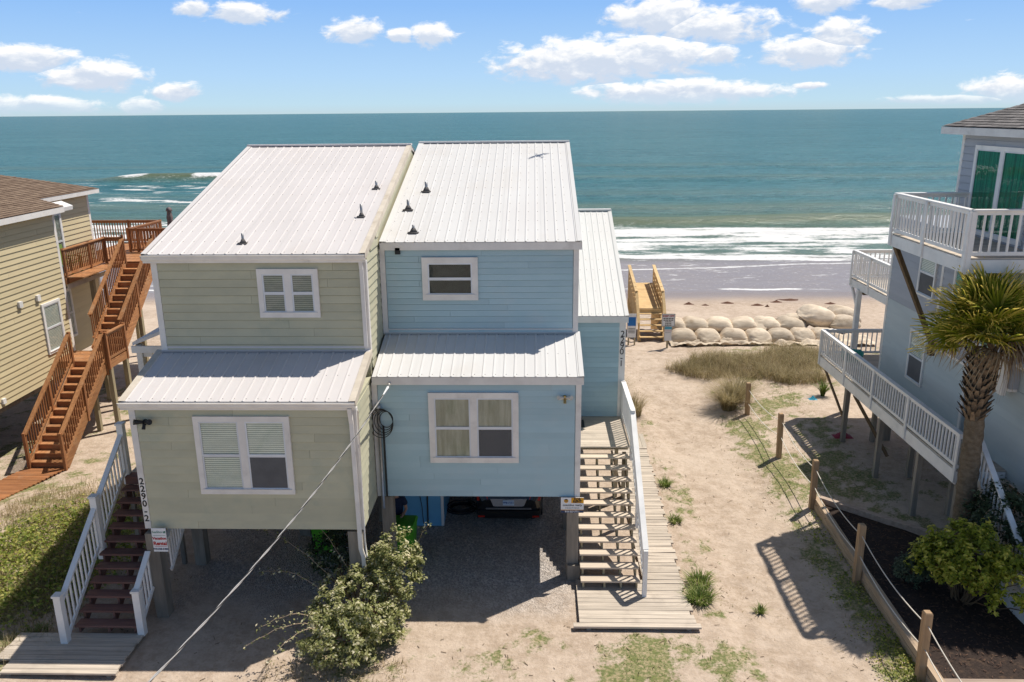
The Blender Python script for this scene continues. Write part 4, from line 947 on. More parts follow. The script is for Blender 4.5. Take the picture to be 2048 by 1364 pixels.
for x in (x0 - .03, x1 + .03):
    rail(bs, 'browny', (x, ys - .05, zs + .18), (x, ly0 - .05, LZ + .04), .98, .125, .14, .036, .10, 'brownz')
    rail(bs, 'browny', (x, y2 - .05 + (.2 if x < -16 else 0), LZ + .2 + (.15 if x < -16 else 0)), (x, ty, TZ), .98, .125, .14, .036, .10, 'brownz')
    for y, z0, z1 in ((ys - .07, .0, zs + 1.22), (ys + 1.6, zs + 1.0, zs + 1.6 * sl1 + 1.18), (ly0 - .02, LZ - .5, LZ + 1.08), (y2 + 1.5, LZ + .9, LZ + 1.5 * sl2 + 1.1), (ty + .02, TZ - .4, TZ + 1.1)):
        box('rail_post', bs, G['brownz'], x - .045, x + .045, y - .045, y + .045, z0, z1)
rail(bs, 'browny', (-15.0, ly0 + .02, LZ), (-15.0, ly1 - .02, LZ), 1.0, .12, .13, .036, .1, 'brownz'); rail(bs, 'brownx', (-15.05, ly1 - .01, LZ), (-15.1, ly1 + .03, LZ), 1.0, .1)
for x, y in ((-15.0, ly0 + .03), (-15.0, ly1 - .03)): box('rail_post', bs, G['brownz'], x - .045, x + .045, y - .045, y + .045, LZ - .3, LZ + 1.06)
for x, y, zt in ((-15.75, ly0 + .12, LZ - .28), (-15.05, ly0 + .12, LZ - .28), (-15.05, ly1 - .1, LZ - .28), (-16.85, ly1 - .1, LZ - .28), (-15.2, 29.9, 3.8), (-16.1, 30.0, 3.8)): box('support_post', bs, G['post'], x - .075, x + .075, y - .075, y + .075, -.2, zt)
ud = thing('brown_deck', 'raised brown wooden deck with railings behind the tan house', 'deck', (-17.5, 34, TZ))
planks(ud, 'browny', -18.95, -14.6, ty + .26, 36.7, TZ, 'x', .14, .036, .008, 0, 9, 'deck_board')
planks(ud, 'browny', -17.88, -16.35, cy + .15, ty + .25, TZ, 'x', .14, .036, .008, 0, 10, 'deck_board')
box('rim_board', ud, G['browny'], -17.02, -16.98, cy + .1, ty + .24, TZ - .26, TZ - .04); box('rim_board', ud, G['brownx'], -18.9, -14.6, ty + .27, ty + .31, TZ - .26, TZ - .04); box('rim_board', ud, G['brownx'], -18.9, -14.6, 36.6, 36.64, TZ - .26, TZ - .04)
beam('fascia_board', ud, G['trimold'], (-16.96, cy + .1, TZ - .36), (-16.96, ty + .1, TZ - .36), .03, .16)
rail(ud, 'browny', (-17.0, cy + .1, TZ), (-17.0, ty - .0, TZ), 1.0, .115, .14, .036, .10, 'brownz')
rail(ud, 'browny', (-17.0, ty, TZ), (-16.28, ty + .02, TZ), 1.0, .1, .14, .036, .10, 'brownz')
rail(ud, 'brownx', (-21, 36.65, TZ), (-17.1, 36.65, TZ), 1.0, .12, .13, .036, .10, 'brownz'); rail(ud, 'browny', (-17.1, 36.65, TZ), (-17.25, 33.9, TZ), 1.0, .12, .13, .036, .10, 'brownz')
rail(ud, 'brownx', (-17.25, 33.9, TZ), (-14.65, 33.9, TZ), 1.0, .12, .13, .036, .10, 'brownz'); rail(ud, 'browny', (-14.65, 33.9, TZ), (-14.65, 32.2, TZ), 1.0, .12, .13, .036, .1, 'brownz')
for x, y in ((-17.0, cy + .2), (-17.0, 30.2), (-17.0, ty), (-18.6, 36.65), (-17.12, 36.65), (-17.25, 33.9), (-16.9, 33.9), (-14.65, 33.9)): box('rail_post', ud, G['brownz'], x - .045, x + .045, y - .045, y + .045, TZ - .25, TZ + 1.04)
for x, y in ((-17.05, 30.2), (-18.7, 36.4), (-14.8, 33.8), (-14.8, 36.4), (-16.9, 36.4), (-14.8, 32.3)): box('support_post', ud, G['post'], x - .075, x + .075, y - .075, y + .075, -.3, TZ - .27)
wk = thing('brown_walkway', 'brown stained plank walkway at the foot of the brown stairs', 'walkway', (-16.2, 22.6, 0))
for i in range(22):
    y = 23.50 - i * .148; xl = -16.45 - .27 * i * .15; xr = -15.1 - .3 * i * .148
    z = gz(-16, y) + .05; beam('plank', wk, G['brownx'], (round(xl, 2), y, z), (round(xr, 2), y, z), .14, .035)
nr = thing('porch_railing', 'short brown railing post group under the tan house edge', 'railing', (-17.6, 22.6, 0))
rail(nr, 'browny', (-17.05, 21.2, .1), (-17.15, 22.7, .1), .95, .14, .12, .036, .1, 'brownz'); box('rail_post', nr, G['brownz'], -17.2, -17.1, 22.68, 22.78, -.1, 1.15)
# things on the deck
ch = thing('deck_chair', 'green plastic fan-back deck chair on the brown deck', 'chair', (-17.5, 29.3, TZ))
for k in range(7):
    a = (k - 3) * .13; beam('back_slat', ch, G['chairgreen'], (-17.52, 29.3 + .06 * (k - 3), TZ + .36), (-17.82 + .02 * abs(k - 3), 29.3 + .06 * (k - 3) + a * .55, TZ + 1.12 - .045 * abs(k - 3) ** 1.5 * .5), .075, .02)
for k in range(5): beam('seat_slat', ch, G['chairgreen'], (-17.05 - k * .1, 29.02, TZ + .42 - .025 * k), (-17.05 - k * .1, 29.58, TZ + .42 - .025 * k), .085, .02)
for s in (-1, 1):
    beam('arm', ch, G['chairgreen'], (-17.0, 29.3 + s * .34, TZ + .60), (-17.7, 29.3 + s * .34, TZ + .58), .11, .02)
    beam('leg', ch, G['chairgreen'], (-17.05, 29.3 + s * .32, TZ), (-17.05, 29.3 + s * .32, TZ + .59), .07, .03); beam('leg', ch, G['chairgreen'], (-17.95, 29.3 + s * .3, TZ), (-17.1, 29.3 + s * .3, TZ + .40), .06, .03)
tw = MB(); tw.box(-17.22, -17.1, 28.6, 28.78, TZ + .34, TZ + .38); tw.box(-17.24, -17.20, 28.6, 28.78, TZ + .1, TZ + .34)
tag(tw.out('towel', None, G['bluebit']), 'blue folded towel behind the brown deck railing', 'towel')
um = thing('closed_umbrella', 'closed dark patio umbrella standing on the brown deck', 'umbrella', (-15.05, 33.15, TZ))
cyl('pole', um, G['darkwood'], (-15.05, 33.15, TZ), (-15.05, 33.15, TZ + 1.95), .025, .025, 8)
pr = [(.02, .98), (.10, 1.02), (.125, 1.2), (.11, 1.42), (.125, 1.55), (.10, 1.68), (.08, 1.8), (.12, 1.83), (.09, 1.94), (.02, 1.99)]; V = []; n = 12
for r, z in pr:
    for k in range(n): a = 2 * math.pi * k / n; q = r * (1 + .18 * math.cos(3 * a + z * 2)); V.append((-15.05 + q * math.cos(a), 33.15 + q * math.sin(a), TZ + z))
mesh('canopy', um, G['umbr'], V, [(i * n + k, i * n + (k + 1) % n, (i + 1) * n + (k + 1) % n, (i + 1) * n + k) for i in range(len(pr) - 1) for k in range(n)], True)
bin_ = MB(); bin_.cyl((-16.55, 24.75, .02), (-16.95, 24.5, .16), .14, .17, 10); tag(bin_.out('beach_bag', None, G['teal']), 'teal bag lying under the tan house beside the brown stairs', 'bag')
# ------------------------------------------------------------------ grey-blue neighbour on the right
rh = thing('grey_house', 'grey-blue three storey house with white balconies at the right edge', 'house', (14, 21, 0))
WX = 11.75
wa = box('wall', rh, G['greyblue'], WX + .02, 20, 21.15, 26.6, 2.1, 4.98)
wb = box('wall', rh, G['greyblue2'], WX + .02, 20, 18.9, 26.6, 4.985, 7.68)
wc = box('wall', rh, G['greyblue2'], WX + .02, 20, 18.9, 23.1, 7.685, 10.5)
wd_ = box('wall', rh, G['greyblue'], WX + .02, 20, 17.6, 20.28, 2.08, 4.98)
box('door_recess', rh, G['trim'], WX + .6, 20, 20.285, 21.145, 2.1, 4.98)
siding(wa, G['greyblue'], 'x', WX + .02, (21.28, 26.48), 2.3, 4.98, -1, .2, 51, 8)
siding(wb, G['greyblue2'], 'x', WX + .02, (22.95, 26.48), 4.985, 7.68, -1, .2, 52, 8)
siding(wc, G['greyblue2'], 'x', WX + .02, (18.95, 22.98), 7.685, 10.4, -1, .2, 53, 8)
siding(wd_, G['greyblue'], 'x', WX + .02, (17.7, 20.15), 2.08, 4.38, -1, .2, 54, 8)
siding(wb, G['greyblue2'], 'y', 18.9, (WX + .1, 20), 4.985, 7.68, -1, .2, 57, 4)
siding(wc, G['greyblue2'], 'y', 18.9, (WX + .1, 20), 7.685, 10.4, -1, .2, 58, 4)
siding(wd_, G['greyblue'], 'y', 17.6, (WX + .1, 20), 2.08, 4.98, -1, .2, 59, 4)
box('lower_roof', rh, G['trim'], WX - .15, 20, 17.45, 18.88, 4.985, 5.06)
window(rh, 'y', 18.86, -1, 14.2, 15.8, 8.4, 9.9, True, 'dimblind', cas=.09, casm='white')
window(rh, 'y', 17.56, -1, 14.2, 15.8, 3.0, 4.5, True, 'dimblind', cas=.09, casm='white')
# second floor stands out over the first
wo = box('overhang_wall', rh, G['greyblue2'], WX - .16, WX + .018, 18.9, 22.88, 4.40, 7.62)
siding(wo, G['greyblue2'], 'x', WX - .16, (19.3, 22.78), 4.42, 7.6, -1, .2, 55, 8)
box('overhang_trim', rh, G['trim'], WX - .19, WX + .0, 18.9, 22.92, 4.33, 4.398)
box('corner_board', rh, G['trim'], WX - .195, WX - .155, 22.78, 22.9, 4.40, 7.6)
box('corner_board', rh, G['trim'], WX - .30, WX - .19, 19.02, 19.28, 4.2, 6.1)
mb = MB(); mb.box(WX - .012, WX + .02, 26.48, 26.612, 2.1, 7.66); mb.out('corner_board', rh, G['trim'])
mb = MB(); mb.box(WX - .012, WX + .02, 22.98, 23.112, 7.7, 10.4); mb.out('corner_board', rh, G['trim'])
for y in (21.16, 20.16): box('corner_board', rh, G['trim'], WX - .012, WX + .06, y, y + .12, 2.08, 4.32)
box('wall_base_trim', rh, G['white'], WX - .01, WX + .04, 17.6, 20.14, 2.03, 2.079)
window(rh, 'x', WX, -1, 23.52, 24.56, 2.85, 4.46, False, 'blind', cas=.06, casm='white', dark=((0, 0),))
window(rh, 'x', WX, -1, 23.5, 24.54, 5.55, 6.98, False, 'blind', cas=.06, casm='white', dark=((0, 0),))
window(rh, 'x', WX - .16, -1, 19.9, 22.15, 5.0, 6.95, True, 'blind', cas=.09, casm='white', hung=False, glass='glassg')
sd_ = window(rh, 'x', WX, -1, 19.7, 22.3, 7.78, 10.06, True, 'curtain', cas=.10, casm='white', hung=False, glass='glassg')
box('floor_frame', rh, G['darkwood'], WX + .08, 20, 17.7, 26.5, 1.9, 2.078)
for x, y in ((12.1, 26.3), (12.1, 21.3), (14.5, 26), (14.5, 21), (12.1, 18)): piling(rh, x, y, 1.95)
# roof
ex, ey, ez = WX - .45, 23.5, 10.52; rs_ = .42
MB().add([(ex, 18.5, ez), (ex, ey, ez), (ex + 5, ey - 5, ez + 5 * rs_), (ex + 5, 18.5, ez + 5 * rs_)], [(0, 1, 2, 3)]).add([(ex, ey, ez), (ex + 12, ey, ez), (ex + 7, ey - 5, ez + 5 * rs_), (ex + 5, ey - 5, ez + 5 * rs_)], [(0, 1, 2, 3)]).out('roof', rh, G['shingle_g'])
MB().add([(ex + .3, 18.88, ez - .05), (ex + 5, 18.88, ez - .05 + 4.7 * rs_), (ex + 7, 18.88, ez - .05 + 4.7 * rs_), (ex + 11.7, 18.88, ez - .05)], [(0, 1, 2, 3)]).out('gable_wall', rh, G['greyblue2'])
roofo = [o for o in rh.children if o.name.startswith('roof')][0]
def tabg(r, c):
    xa = ex + r * .14; xb = xa + .14; y1 = ey - (c + .5 * (r % 2)) * .3; y0 = y1 - .29
    y1 = min(y1, ey - (xb - ex))
    if y1 <= y0: return None
    return [(xa, y1, ez + (xa - ex) * rs_ + .022), (xa, y0, ez + (xa - ex) * rs_ + .022), (xb, y0, ez + (xb - ex) * rs_ + .008), (xb, y1, ez + (xb - ex) * rs_ + .008)]
shingles(roofo, G['shingle_g'], tabg, 17, 30, 5)
MB().box(ex + .01, ex + .04, 18.5, ey - .0, ez - .20, ez - .012).box(ex + .041, ex + 10, ey - .04, ey - .01, ez - .2, ez - .012).out('fascia', rh, G['trim'])
box('soffit', rh, G['trim'], ex + .042, WX + .02, 18.5, ey - .045, ez - .19, ez - .16)
# walkway deck on posts
rd = thing('white_walkway', 'raised grey deck walkway with long white railing along the grey-blue house', 'deck', (11.1, 23.5, 0))
dz = 2.32; wx = 10.52
planks(rd, 'plankx', wx, WX - .02, 18.75, 26.62, dz, 'x', .14, .036, .006, 0, 21, 'deck_board'); planks(rd, 'plankx', wx, 13.6, 26.63, 28.75, dz, 'x', .14, .036, .006, 0, 22, 'deck_board')
MB().box(wx - .02, wx + .02, 18.75, 28.75, dz - .38, dz - .04).box(wx + .021, 13.6, 28.71, 28.75, dz - .38, dz - .04).box(wx + .021, WX - .03, 18.75, 18.79, dz - .38, dz - .04).out('rim_board', rd, G['white'])
rail(rd, 'white', (wx, 28.72, dz), (wx, 18.75, dz), .95, .165, .14, .036, .10); rail(rd, 'white', (wx, 28.72, dz), (13.6, 28.72, dz), .95, .165, .12, .034, .1)
for y in (28.70, 26.3, 24.0, 21.6, 18.8):
    box('rail_post', rd, G['white'], wx - .065, wx - .021, y - .05, y + .05, dz - .34, dz + .93)
for x, y in ((10.58, 26.05), (10.58, 23.3), (10.6, 20.8), (10.7, 18.9), (11.55, 28.5), (11.6, 26.1), (11.6, 23.3), (11.6, 20.8)): box('support_post', rd, G['piling'], x - .07, x + .07, y - .07, y + .07, gz(x, y) - .2, dz - .30)
beam('knee_brace', rd, G['darkwood'], (10.58, 28.3, dz - .4), (10.6, 26.12, .75), .05, .1); beam('knee_brace', rd, G['darkwood'], (10.62, 25.6, dz - .45), (11.5, 24.6, .1), .05, .1)
tp = box('tall_post', rd, G['white'], 11.70, 11.86, 28.9, 29.06, -.1, 4.72)
# stairs down to the street
stw = thing('white_side_stairs', 'white railed stairs descending beside the palm trunk', 'stairs', (11.1, 16.8, 0))
for i in range(11):
    y = 18.72 - i * .28; z = dz - (i + 1) * .19
    box('tread', stw, G['plankx'], 10.95, 11.7, y - .27, y, z - .04, z)
rail(stw, 'white', (10.90, 18.7, dz + .0), (10.72, 15.3, .08), .95, .165, .13, .036, .1); beam('stringer', stw, G['white'], (10.93, 18.7, dz - .16), (10.75, 15.2, .0), .05, .30)
MB().add([(10.62, 16.6, -.1), (10.70, 16.6, -.1), (10.70, 13.6, -.1), (10.62, 13.6, -.1), (10.62, 16.6, 1.0), (10.70, 16.6, 1.0), (10.70, 13.6, .35), (10.62, 13.6, .35)], BOXF).out('skirt_panel', stw, G['white'])
# middle balcony on the sea side
mbal = thing('middle_balcony', 'second floor white balcony on the sea side of the grey-blue house', 'balcony', (12.3, 28.2, 5))
z = 4.98
planks(mbal, 'plankx', 11.80, 15, 26.64, 29.85, z, 'x', .14, .036, .006, 0, 23, 'deck_board')
MB().box(11.76, 11.80, 26.64, 29.85, z - .30, z - .04).box(11.801, 15, 29.81, 29.85, z - .3, z - .04).out('rim_board', mbal, G['white'])
rail(mbal, 'white', (11.80, 29.82, z), (11.80, 26.66, z), 1.02, .165, .13, .036, .1); rail(mbal, 'white', (11.8, 29.82, z), (15, 29.82, z), 1.02, .165, .13, .036, .1)
for y in (29.8, 28.2): box('rail_post', mbal, G['white'], 11.72, 11.76, y - .045, y + .045, z - .28, z + 1.0)
beam('knee_brace', mbal, G['white'], (11.79, 29.75, z - .25), (11.79, 29.05, z - .95), .08, .1); box('beam', mbal, G['darkwood'], 11.9, 13.8, 28.88, 29.0, z - .46, z - .302)
# upper balcony, cantilevered with braces
ub = thing('upper_balcony', 'top floor white balcony held by dark diagonal braces', 'balcony', (10.8, 20.3, 7.7))
z = 7.72; bxo = 9.80; y0, y1 = 18.42, 22.32
planks(ub, 'plankx', bxo, WX - .03, y0, y1, z, 'x', .14, .036, .006, 0, 24, 'deck_board')
MB().box(bxo - .03, bxo + .02, y0 - .03, y1 + .03, z - .34, z - .04).box(bxo + .021, WX + .6, y0 - .03, y0 + .02, z - .34, z - .04).box(bxo + .021, WX, y1 - .02, y1 + .03, z - .34, z - .04).out('rim_board', ub, G['white'])
rail(ub, 'white', (bxo, y1, z), (bxo, y0, z), 1.08, .165, .15, .04, .10); rail(ub, 'white', (bxo, y0, z), (WX + .6, y0, z), 1.08, .19, .15, .04, .10); rail(ub, 'white', (bxo, y1, z), (WX - .02, y1, z), 1.08, .165, .15, .04, .1)
for x, y in ((bxo, y1), (bxo, (y0 + y1) / 2 + .1), (bxo, y0)): box('rail_post', ub, G['white'], x - .075, x - .031, y - .06, y + .06, z - .32, z + 1.05)
box('rail_post', ub, G['white'], bxo - .03, bxo + .07, y0 - .075, y0 - .031, z - .36, z + 1.05)
beam('brace', ub, G['darkwood'], (bxo + .1, y1 - .05, z - .34), (WX - .22, 22.82, 4.42), .10, .12); beam('brace', ub, G['darkwood'], (bxo + .1, y0 + .25, z - .34), (WX - .22, 19.45, 4.85), .10, .12)
box('brace_foot', ub, G['darkwood'], WX - .30, WX - .165, 22.7, 22.9, 4.1, 4.55); box('brace_foot', ub, G['darkwood'], WX - .32, WX - .165, 19.35, 19.55, 4.2, 4.9)
bag = MB(); V = []; n = 10
for r, zz in ((.05, .0), (.22, .02), (.30, .16), (.33, .30), (.29, .36), (.05, .33)):
    for k in range(n): a = 2 * math.pi * k / n; V.append((11.35 + r * math.cos(a) * (1.25 + .1 * math.sin(3 * a)), 27.9 + r * math.sin(a), dz + .005 + zz + .03 * math.sin(2 * a) * (zz > .1)))
bag.add(V, [(i * n + k, i * n + (k + 1) % n, (i + 1) * n + (k + 1) % n, (i + 1) * n + k) for i in range(5) for k in range(n)])
tag(bag.out('beach_tote', None, G['teal'], True), 'teal beach tote on the white walkway deck', 'bag')

# ------------------------------------------------------------------ rope fence along the path
posts = [(7.99, 28.65, 1.25, 'fence post nearest the dune grass, behind a tall grass clump'), (8.03, 24.73, 1.56, 'second rope fence post from the dune'), (7.94, 21.17, 1.51, 'rope fence post standing at the corner of the raised bed'), (7.78, 17.42, 1.54, 'rope fence post midway along the raised bed edge'), (7.72, 13.95, 1.53, 'rope fence post closest to the bottom of the picture'), (7.6, 10.4, 1.5, 'rope fence post at the street end, below the picture edge')]
pm = None
for i, (x, y, h, lab) in enumerate(posts):
    s = .075; z = gz(x, y); V = [(-s, -s, -.3), (s, -s, -.3), (s, s, -.3), (-s, s, -.3), (-s, -s, h - .03), (s, -s, h - .03), (s, s, h - .03), (-s, s, h - .03), (-s * .8, -s * .8, h), (s * .8, -s * .8, h), (s * .8, s * .8, h), (-s * .8, s * .8, h)]
    me = bpy.data.meshes.new('fence_post'); me.from_pydata(V, [], [(0, 3, 2, 1), (0, 1, 5, 4), (1, 2, 6, 5), (2, 3, 7, 6), (3, 0, 4, 7), (4, 5, 9, 8), (5, 6, 10, 9), (6, 7, 11, 10), (7, 4, 8, 11), (8, 9, 10, 11)]); finish(me, G['fencepost'])
    tag(link('fence_post', me, None, Matrix.Translation((x, y, z)) @ Matrix.Rotation(R(random.uniform(-2, 2)), 4, 'X') @ Matrix.Rotation(R(random.uniform(-2, 2)), 4, 'Y')), lab, 'fence post', 'posts of the rope fence')
for hh, nm, lab in ((.28, 'upper', 'upper pale rope strung between the fence posts'), (.80, 'lower', 'lower pale rope strung between the fence posts')):
    pts = []; seq = [(p[0], p[1], gz(p[0], p[1]) + p[2] - hh) for p in posts]
    for a, b in zip(seq[:-1], seq[1:]):
        a, b = Vector(a), Vector(b)
        for k in range(14):
            t = k / 14; p = a.lerp(b, t); p.z -= .16 * 4 * t * (1 - t); pts.append(p)
    pts.append(Vector(seq[-1])); tag(tube('rope', None, G['rope'], pts, .0125, 6), lab, 'rope', 'ropes of the fence')
# raised bed
rb = thing('raised_bed', 'timber edged planting bed with dark mulch beside the path', 'planting bed', (9.3, 17.4, 0))
def timber(p0, p1, m, wd=.16, ht=.16): return beam('timber', rb, G[m], p0, p1, wd, ht)
timber((8.06, 21.25, .10), (7.94, 16.9, .09), 'timber'); timber((7.94, 16.88, .09), (7.86, 13.0, .08), 'timber')
timber((8.07, 21.25, .262), (7.955, 17.3, .252), 'timber', .155); timber((7.955, 17.28, .252), (7.87, 13.0, .242), 'timber', .155)
timber((8.17, 21.22, .12), (10.5, 19.12, .12), 'timberx', .17, .22); timber((8.17, 21.22, .29), (10.5, 19.12, .29), 'timberx', .16, .13)
timber((7.97, 13.62, .12), (12.0, 13.62, .12), 'timberx', .12, .2)
mx = np.linspace(7.95, 11.7, 60); my = np.linspace(13.68, 21.2, 110); MXg, MYg = np.meshgrid(mx, my); m1, m2 = MXg.ravel(), MYg.ravel()
lim = 21.15 - (m1 - 8.1) * (2.1 / 2.35); m2c = np.minimum(m2, np.maximum(lim, 13.7)); m1 = np.maximum(m1, 7.90 + (m2c - 13.7) * .016 + .02)
mz = .17 + .05 * fbm(m1 * 1.2, m2c * 1.2, 201, 3) + .02 * fbm(m1 * 8, m2c * 8, 203, 2)
G['mulch'] = mat('dark_mulch', (.052, .034, .026), .95, (.022, .015, .012), (22, 22, 10), 0, bump=1.0, bscale=(45, 45, 20), grime=((.14, .085, .05), 6, .55))
big_mesh('mulch', rb, G['mulch'], np.stack([m1, m2c, mz], 1), grid_quads(60, 110), origin=(9.5, 17.4, .2))
cb = MB(); rs = random.Random(77)
for k in range(900):
    x = rs.uniform(7.98, 10.6); y = rs.uniform(13.75, 21.0)
    if y > 21.0 - (x - 8.1) * .9: continue
    a = rs.uniform(0, 6.3); l = rs.uniform(.03, .08); zz = .215 + rs.uniform(0, .02)
    cb.beam((x, y, zz), (x + l * math.cos(a), y + l * math.sin(a), zz + rs.uniform(-.01, .02)), .015, .008)
tag(cb.out('mulch_chips', rb, mat('bark_chips', (.16, .09, .055), .9, (.07, .04, .03), (9, 9, 9), .0)), kind='stuff')

# ------------------------------------------------------------------ beach steps
bt = thing('beach_steps', 'fresh pine steps and ramp with side rails crossing to the beach', 'steps', (5.9, 40, 0))
n_, rise, run, ys = 6, .235, .26, 38.62; zs = 0.0; x0, x1 = 5.22, 6.42
for i in range(5): box('tread', bt, G['newwood'], x0, x1, ys + i * run, ys + i * run + .26, zs + (i + 1) * rise - .04, zs + (i + 1) * rise)
for x in (x0 + .02, x1 - .02): beam('stringer', bt, G['newwood'], (x, ys + .05, .0), (x, ys + 6 * run, 6 * rise - .1), .05, .25)
tz0, tz1 = 6 * rise, 6 * rise + .60; ty0, ty1 = ys + 5 * run, ys + 5 * run + 3.4
nb = 24
for i in range(nb):
    a = i / nb; b = (i + 1) / nb - .04 / nb
    MB().add([(x, ty0 + (ty1 - ty0) * q, tz0 + (tz1 - tz0) * q - h) for h in (.035, 0) for x, q in ((x0, a), (x1, a), (x1, b), (x0, b))], BOXF).out('deck_board', bt, G['newwood'])
for x, top in ((x0 - .06, 1.0), (x1 + .06, 1.0)):
    beam('handrail', bt, G['newwood'], (x, ys + .12, .95), (x, ty0, tz0 + .85), .14, .04); beam('handrail', bt, G['newwood'], (x, ty0, tz0 + .85), (x, ty1 + .1, tz1 + .95), .16, .04)
    for k in range(7):
        q = k / 6; y = ty0 + (ty1 - ty0) * q; zz = tz0 + (tz1 - tz0) * q
        box('rail_post', bt, G['newwood'], x - .04, x + .04, y - .045, y + .045, -1.6, zz + .90)
    box('rail_post', bt, G['newwood'], x - .045, x + .045, ys + .05, ys + .14, -.1, .95)
    for hh in (.35, .62): beam('mid_rail', bt, G['newwood'], (x, ty0, tz0 + hh), (x, ty1 + .1, tz1 + hh + .02), .035, .13)
    for k in range(5): beam('side_board', bt, G['newwood'], (x, ty0, tz0 + .10 - .2 * k), (x, ty1, tz1 + .10 - .2 * k), .03, .17)
box('header', bt, G['newwood'], x0, x1, ty0 - .05, ty0 - .005, tz0 - .22, tz0 - .04)
# ------------------------------------------------------------------ sandbags
G['bag'] = mat('sandbag_cloth', (.66, .55, .42), .85, (.53, .43, .32), (2.2, 2.2, 6), .16, bump=.8, bscale=(5, 5, 14), grime=((.34, .25, .165), 1.8, .75))
def bag_mesh(seed, a=.74, b=.58, c=.40):
    r = np.random.default_rng(seed); nu, nv = 56, 28; V = []; kx, ky = r.uniform(.7, 1.2, 2)
    f = lambda v, p: math.copysign(abs(v) ** p, v)
    for j in range(nv + 1):
        th = math.pi * (j / nv - .5)
        for i in range(nu):
            ph = 2 * math.pi * i / nu
            x = f(math.cos(th), .5) * f(math.cos(ph), .5); y = f(math.cos(th), .5) * f(math.sin(ph), .55); z = math.sin(th)
            thick = (1 - .88 * abs(x) ** 3.4) * (1 - .40 * abs(y) ** 5)
            pinch = 1 - .26 * abs(x) ** 5 * kx
            V.append((a * x * (1 + .07 * abs(y) ** 3), b * y * pinch, c * z * thick * (1.12 if z > 0 else .85) - .05 * abs(x) ** 4))
    V = np.array(V)
    n = fbm(V[:, 0] * 3.2 + seed * 9, V[:, 1] * 3 + V[:, 2] * 3, seed, 4) - .5
    rad = np.arctan2(V[:, 2], V[:, 1]); e = np.clip(np.abs(V[:, 0]) / a - .30, 0, 1)
    wr = (np.sin(rad * 11 + seed + V[:, 0] * 6) * .6 + np.sin(rad * 23 - seed) * .4) * e * .06
    V[:, 2] += n * .10 + wr; V[:, 1] += n * .08 + wr * .4
    Q = [(j * nu + i, j * nu + (i + 1) % nu, (j + 1) * nu + (i + 1) % nu, (j + 1) * nu + i) for j in range(nv) for i in range(nu)]
    me = bpy.data.meshes.new('sandbag'); me.from_pydata(V.tolist(), [], Q); return finish(me, G['bag'], True)
bags = [bag_mesh(s) for s in (1, 2, 3, 4)]
rs = random.Random(3)
lowrow = [7.35, 8.55, 9.85, 11.0, 12.1, 13.2, 14.3]; uprow = [7.0, 8.15, 9.35, 10.5, 11.7, 12.95, 15.55]
for i, x in enumerate(lowrow):
    tag(link('sandbag', bags[i % 4], None, Matrix.Translation((x, 38.75 + rs.uniform(-.1, .1), .20)) @ Matrix.Rotation(R(rs.uniform(-8, 8)) + (math.pi / 2 if i % 2 else 0), 4, 'Z') @ Matrix.Diagonal((1, 1.05, .95, 1))), f'{ORD[i]} pale sandbag from the beach steps in the lower row', 'sandbag', 'sandbags of the dune wall')
for i, x in enumerate(uprow):
    tag(link('sandbag', bags[(i + 1) % 4], None, Matrix.Translation((x, 39.75 + rs.uniform(-.12, .12), .52 + (.1 if i == 6 else 0))) @ Matrix.Rotation(R(rs.uniform(-10, 10)), 4, 'Z') @ Matrix.Rotation(R(rs.uniform(-9, 9)), 4, 'Y') @ Matrix.Diagonal((1.06, 1.15, .92, 1))), f'{ORD[i]} pale sandbag from the beach steps in the upper row', 'sandbag', 'sandbags of the dune wall')
for (x, y, zz, s, ry, lab) in ((14.35, 40.2, .80, 1.35, 14, 'largest bulging sandbag, highest on the dune wall behind the white walkway'), (13.35, 40.4, .52, 1.05, -12, 'sandbag leaning under the largest bulging sandbag on its left'), (15.9, 40.9, .7, 1.2, 8, 'sandbag half hidden behind the grey-blue house corner')):
    tag(link('sandbag', bags[2], None, Matrix.Translation((x, y, zz)) @ Matrix.Rotation(R(ry), 4, 'Z') @ Matrix.Rotation(R(ry), 4, 'Y') @ Matrix.Diagonal((s, s, s, 1))), lab, 'sandbag', 'sandbags of the dune wall')
def cloth(name, x0, x1, yc, wid, lab, seed, ztop):
    nx, ny = 150, 22; X, T = np.meshgrid(np.linspace(x0, x1, nx), np.linspace(0, 1, ny)); X, T = X.ravel(), T.ravel()
    Y = yc + (T - .5) * wid + .5 * (fbm(X * .8, T * 0, seed, 3) - .5)
    Z = gz_np(X, Y) + .02 + .10 * np.clip(fbm(X * 3, T * 4, seed + 7, 3) - .35, 0, 1) + ztop * sstep(.2, 1, T) * fbm(X * .9, T * .5, seed + 1, 2) + .5 * np.abs(fbm(X * 1.5, T * 3 + X * .6, seed + 2, 4) - .5) + .05 * np.sin(14 * T + 6 * fbm(X * .7, T, seed + 3, 2))
    return tag(big_mesh(name, None, G['bag'], np.stack([X, Y, Z], 1), grid_quads(nx, ny), origin=((x0 + x1) / 2, yc, 0)), lab, 'fabric')
cloth('torn_fabric', 6.6, 11.5, 38.0, .9, 'crumpled strip of torn tan fabric at the foot of the sandbags', 301, .15)
cloth('loose_fabric', 11.0, 16.5, 38.4, 1.5, 'heap of torn tan fabric beside the white walkway', 311, .35)
dr = MB(); V = []
for j in range(14):
    for i in range(12):
        u = i / 11; v = j / 13; V.append((11.05 + .75 * u - .55 * v + .04 * math.sin(9 * u), 39.55 - .95 * v + .05 * math.sin(7 * u + 3 * v), .93 - .75 * v + .05 * math.sin(12 * u) * v))
tag(dr.add(V, [(j * 12 + i, j * 12 + i + 1, (j + 1) * 12 + i + 1, (j + 1) * 12 + i) for j in range(13) for i in range(11)]).out('draped_fabric', None, G['bag'], True), 'tan fabric flap draped down over the sandbags', 'fabric')
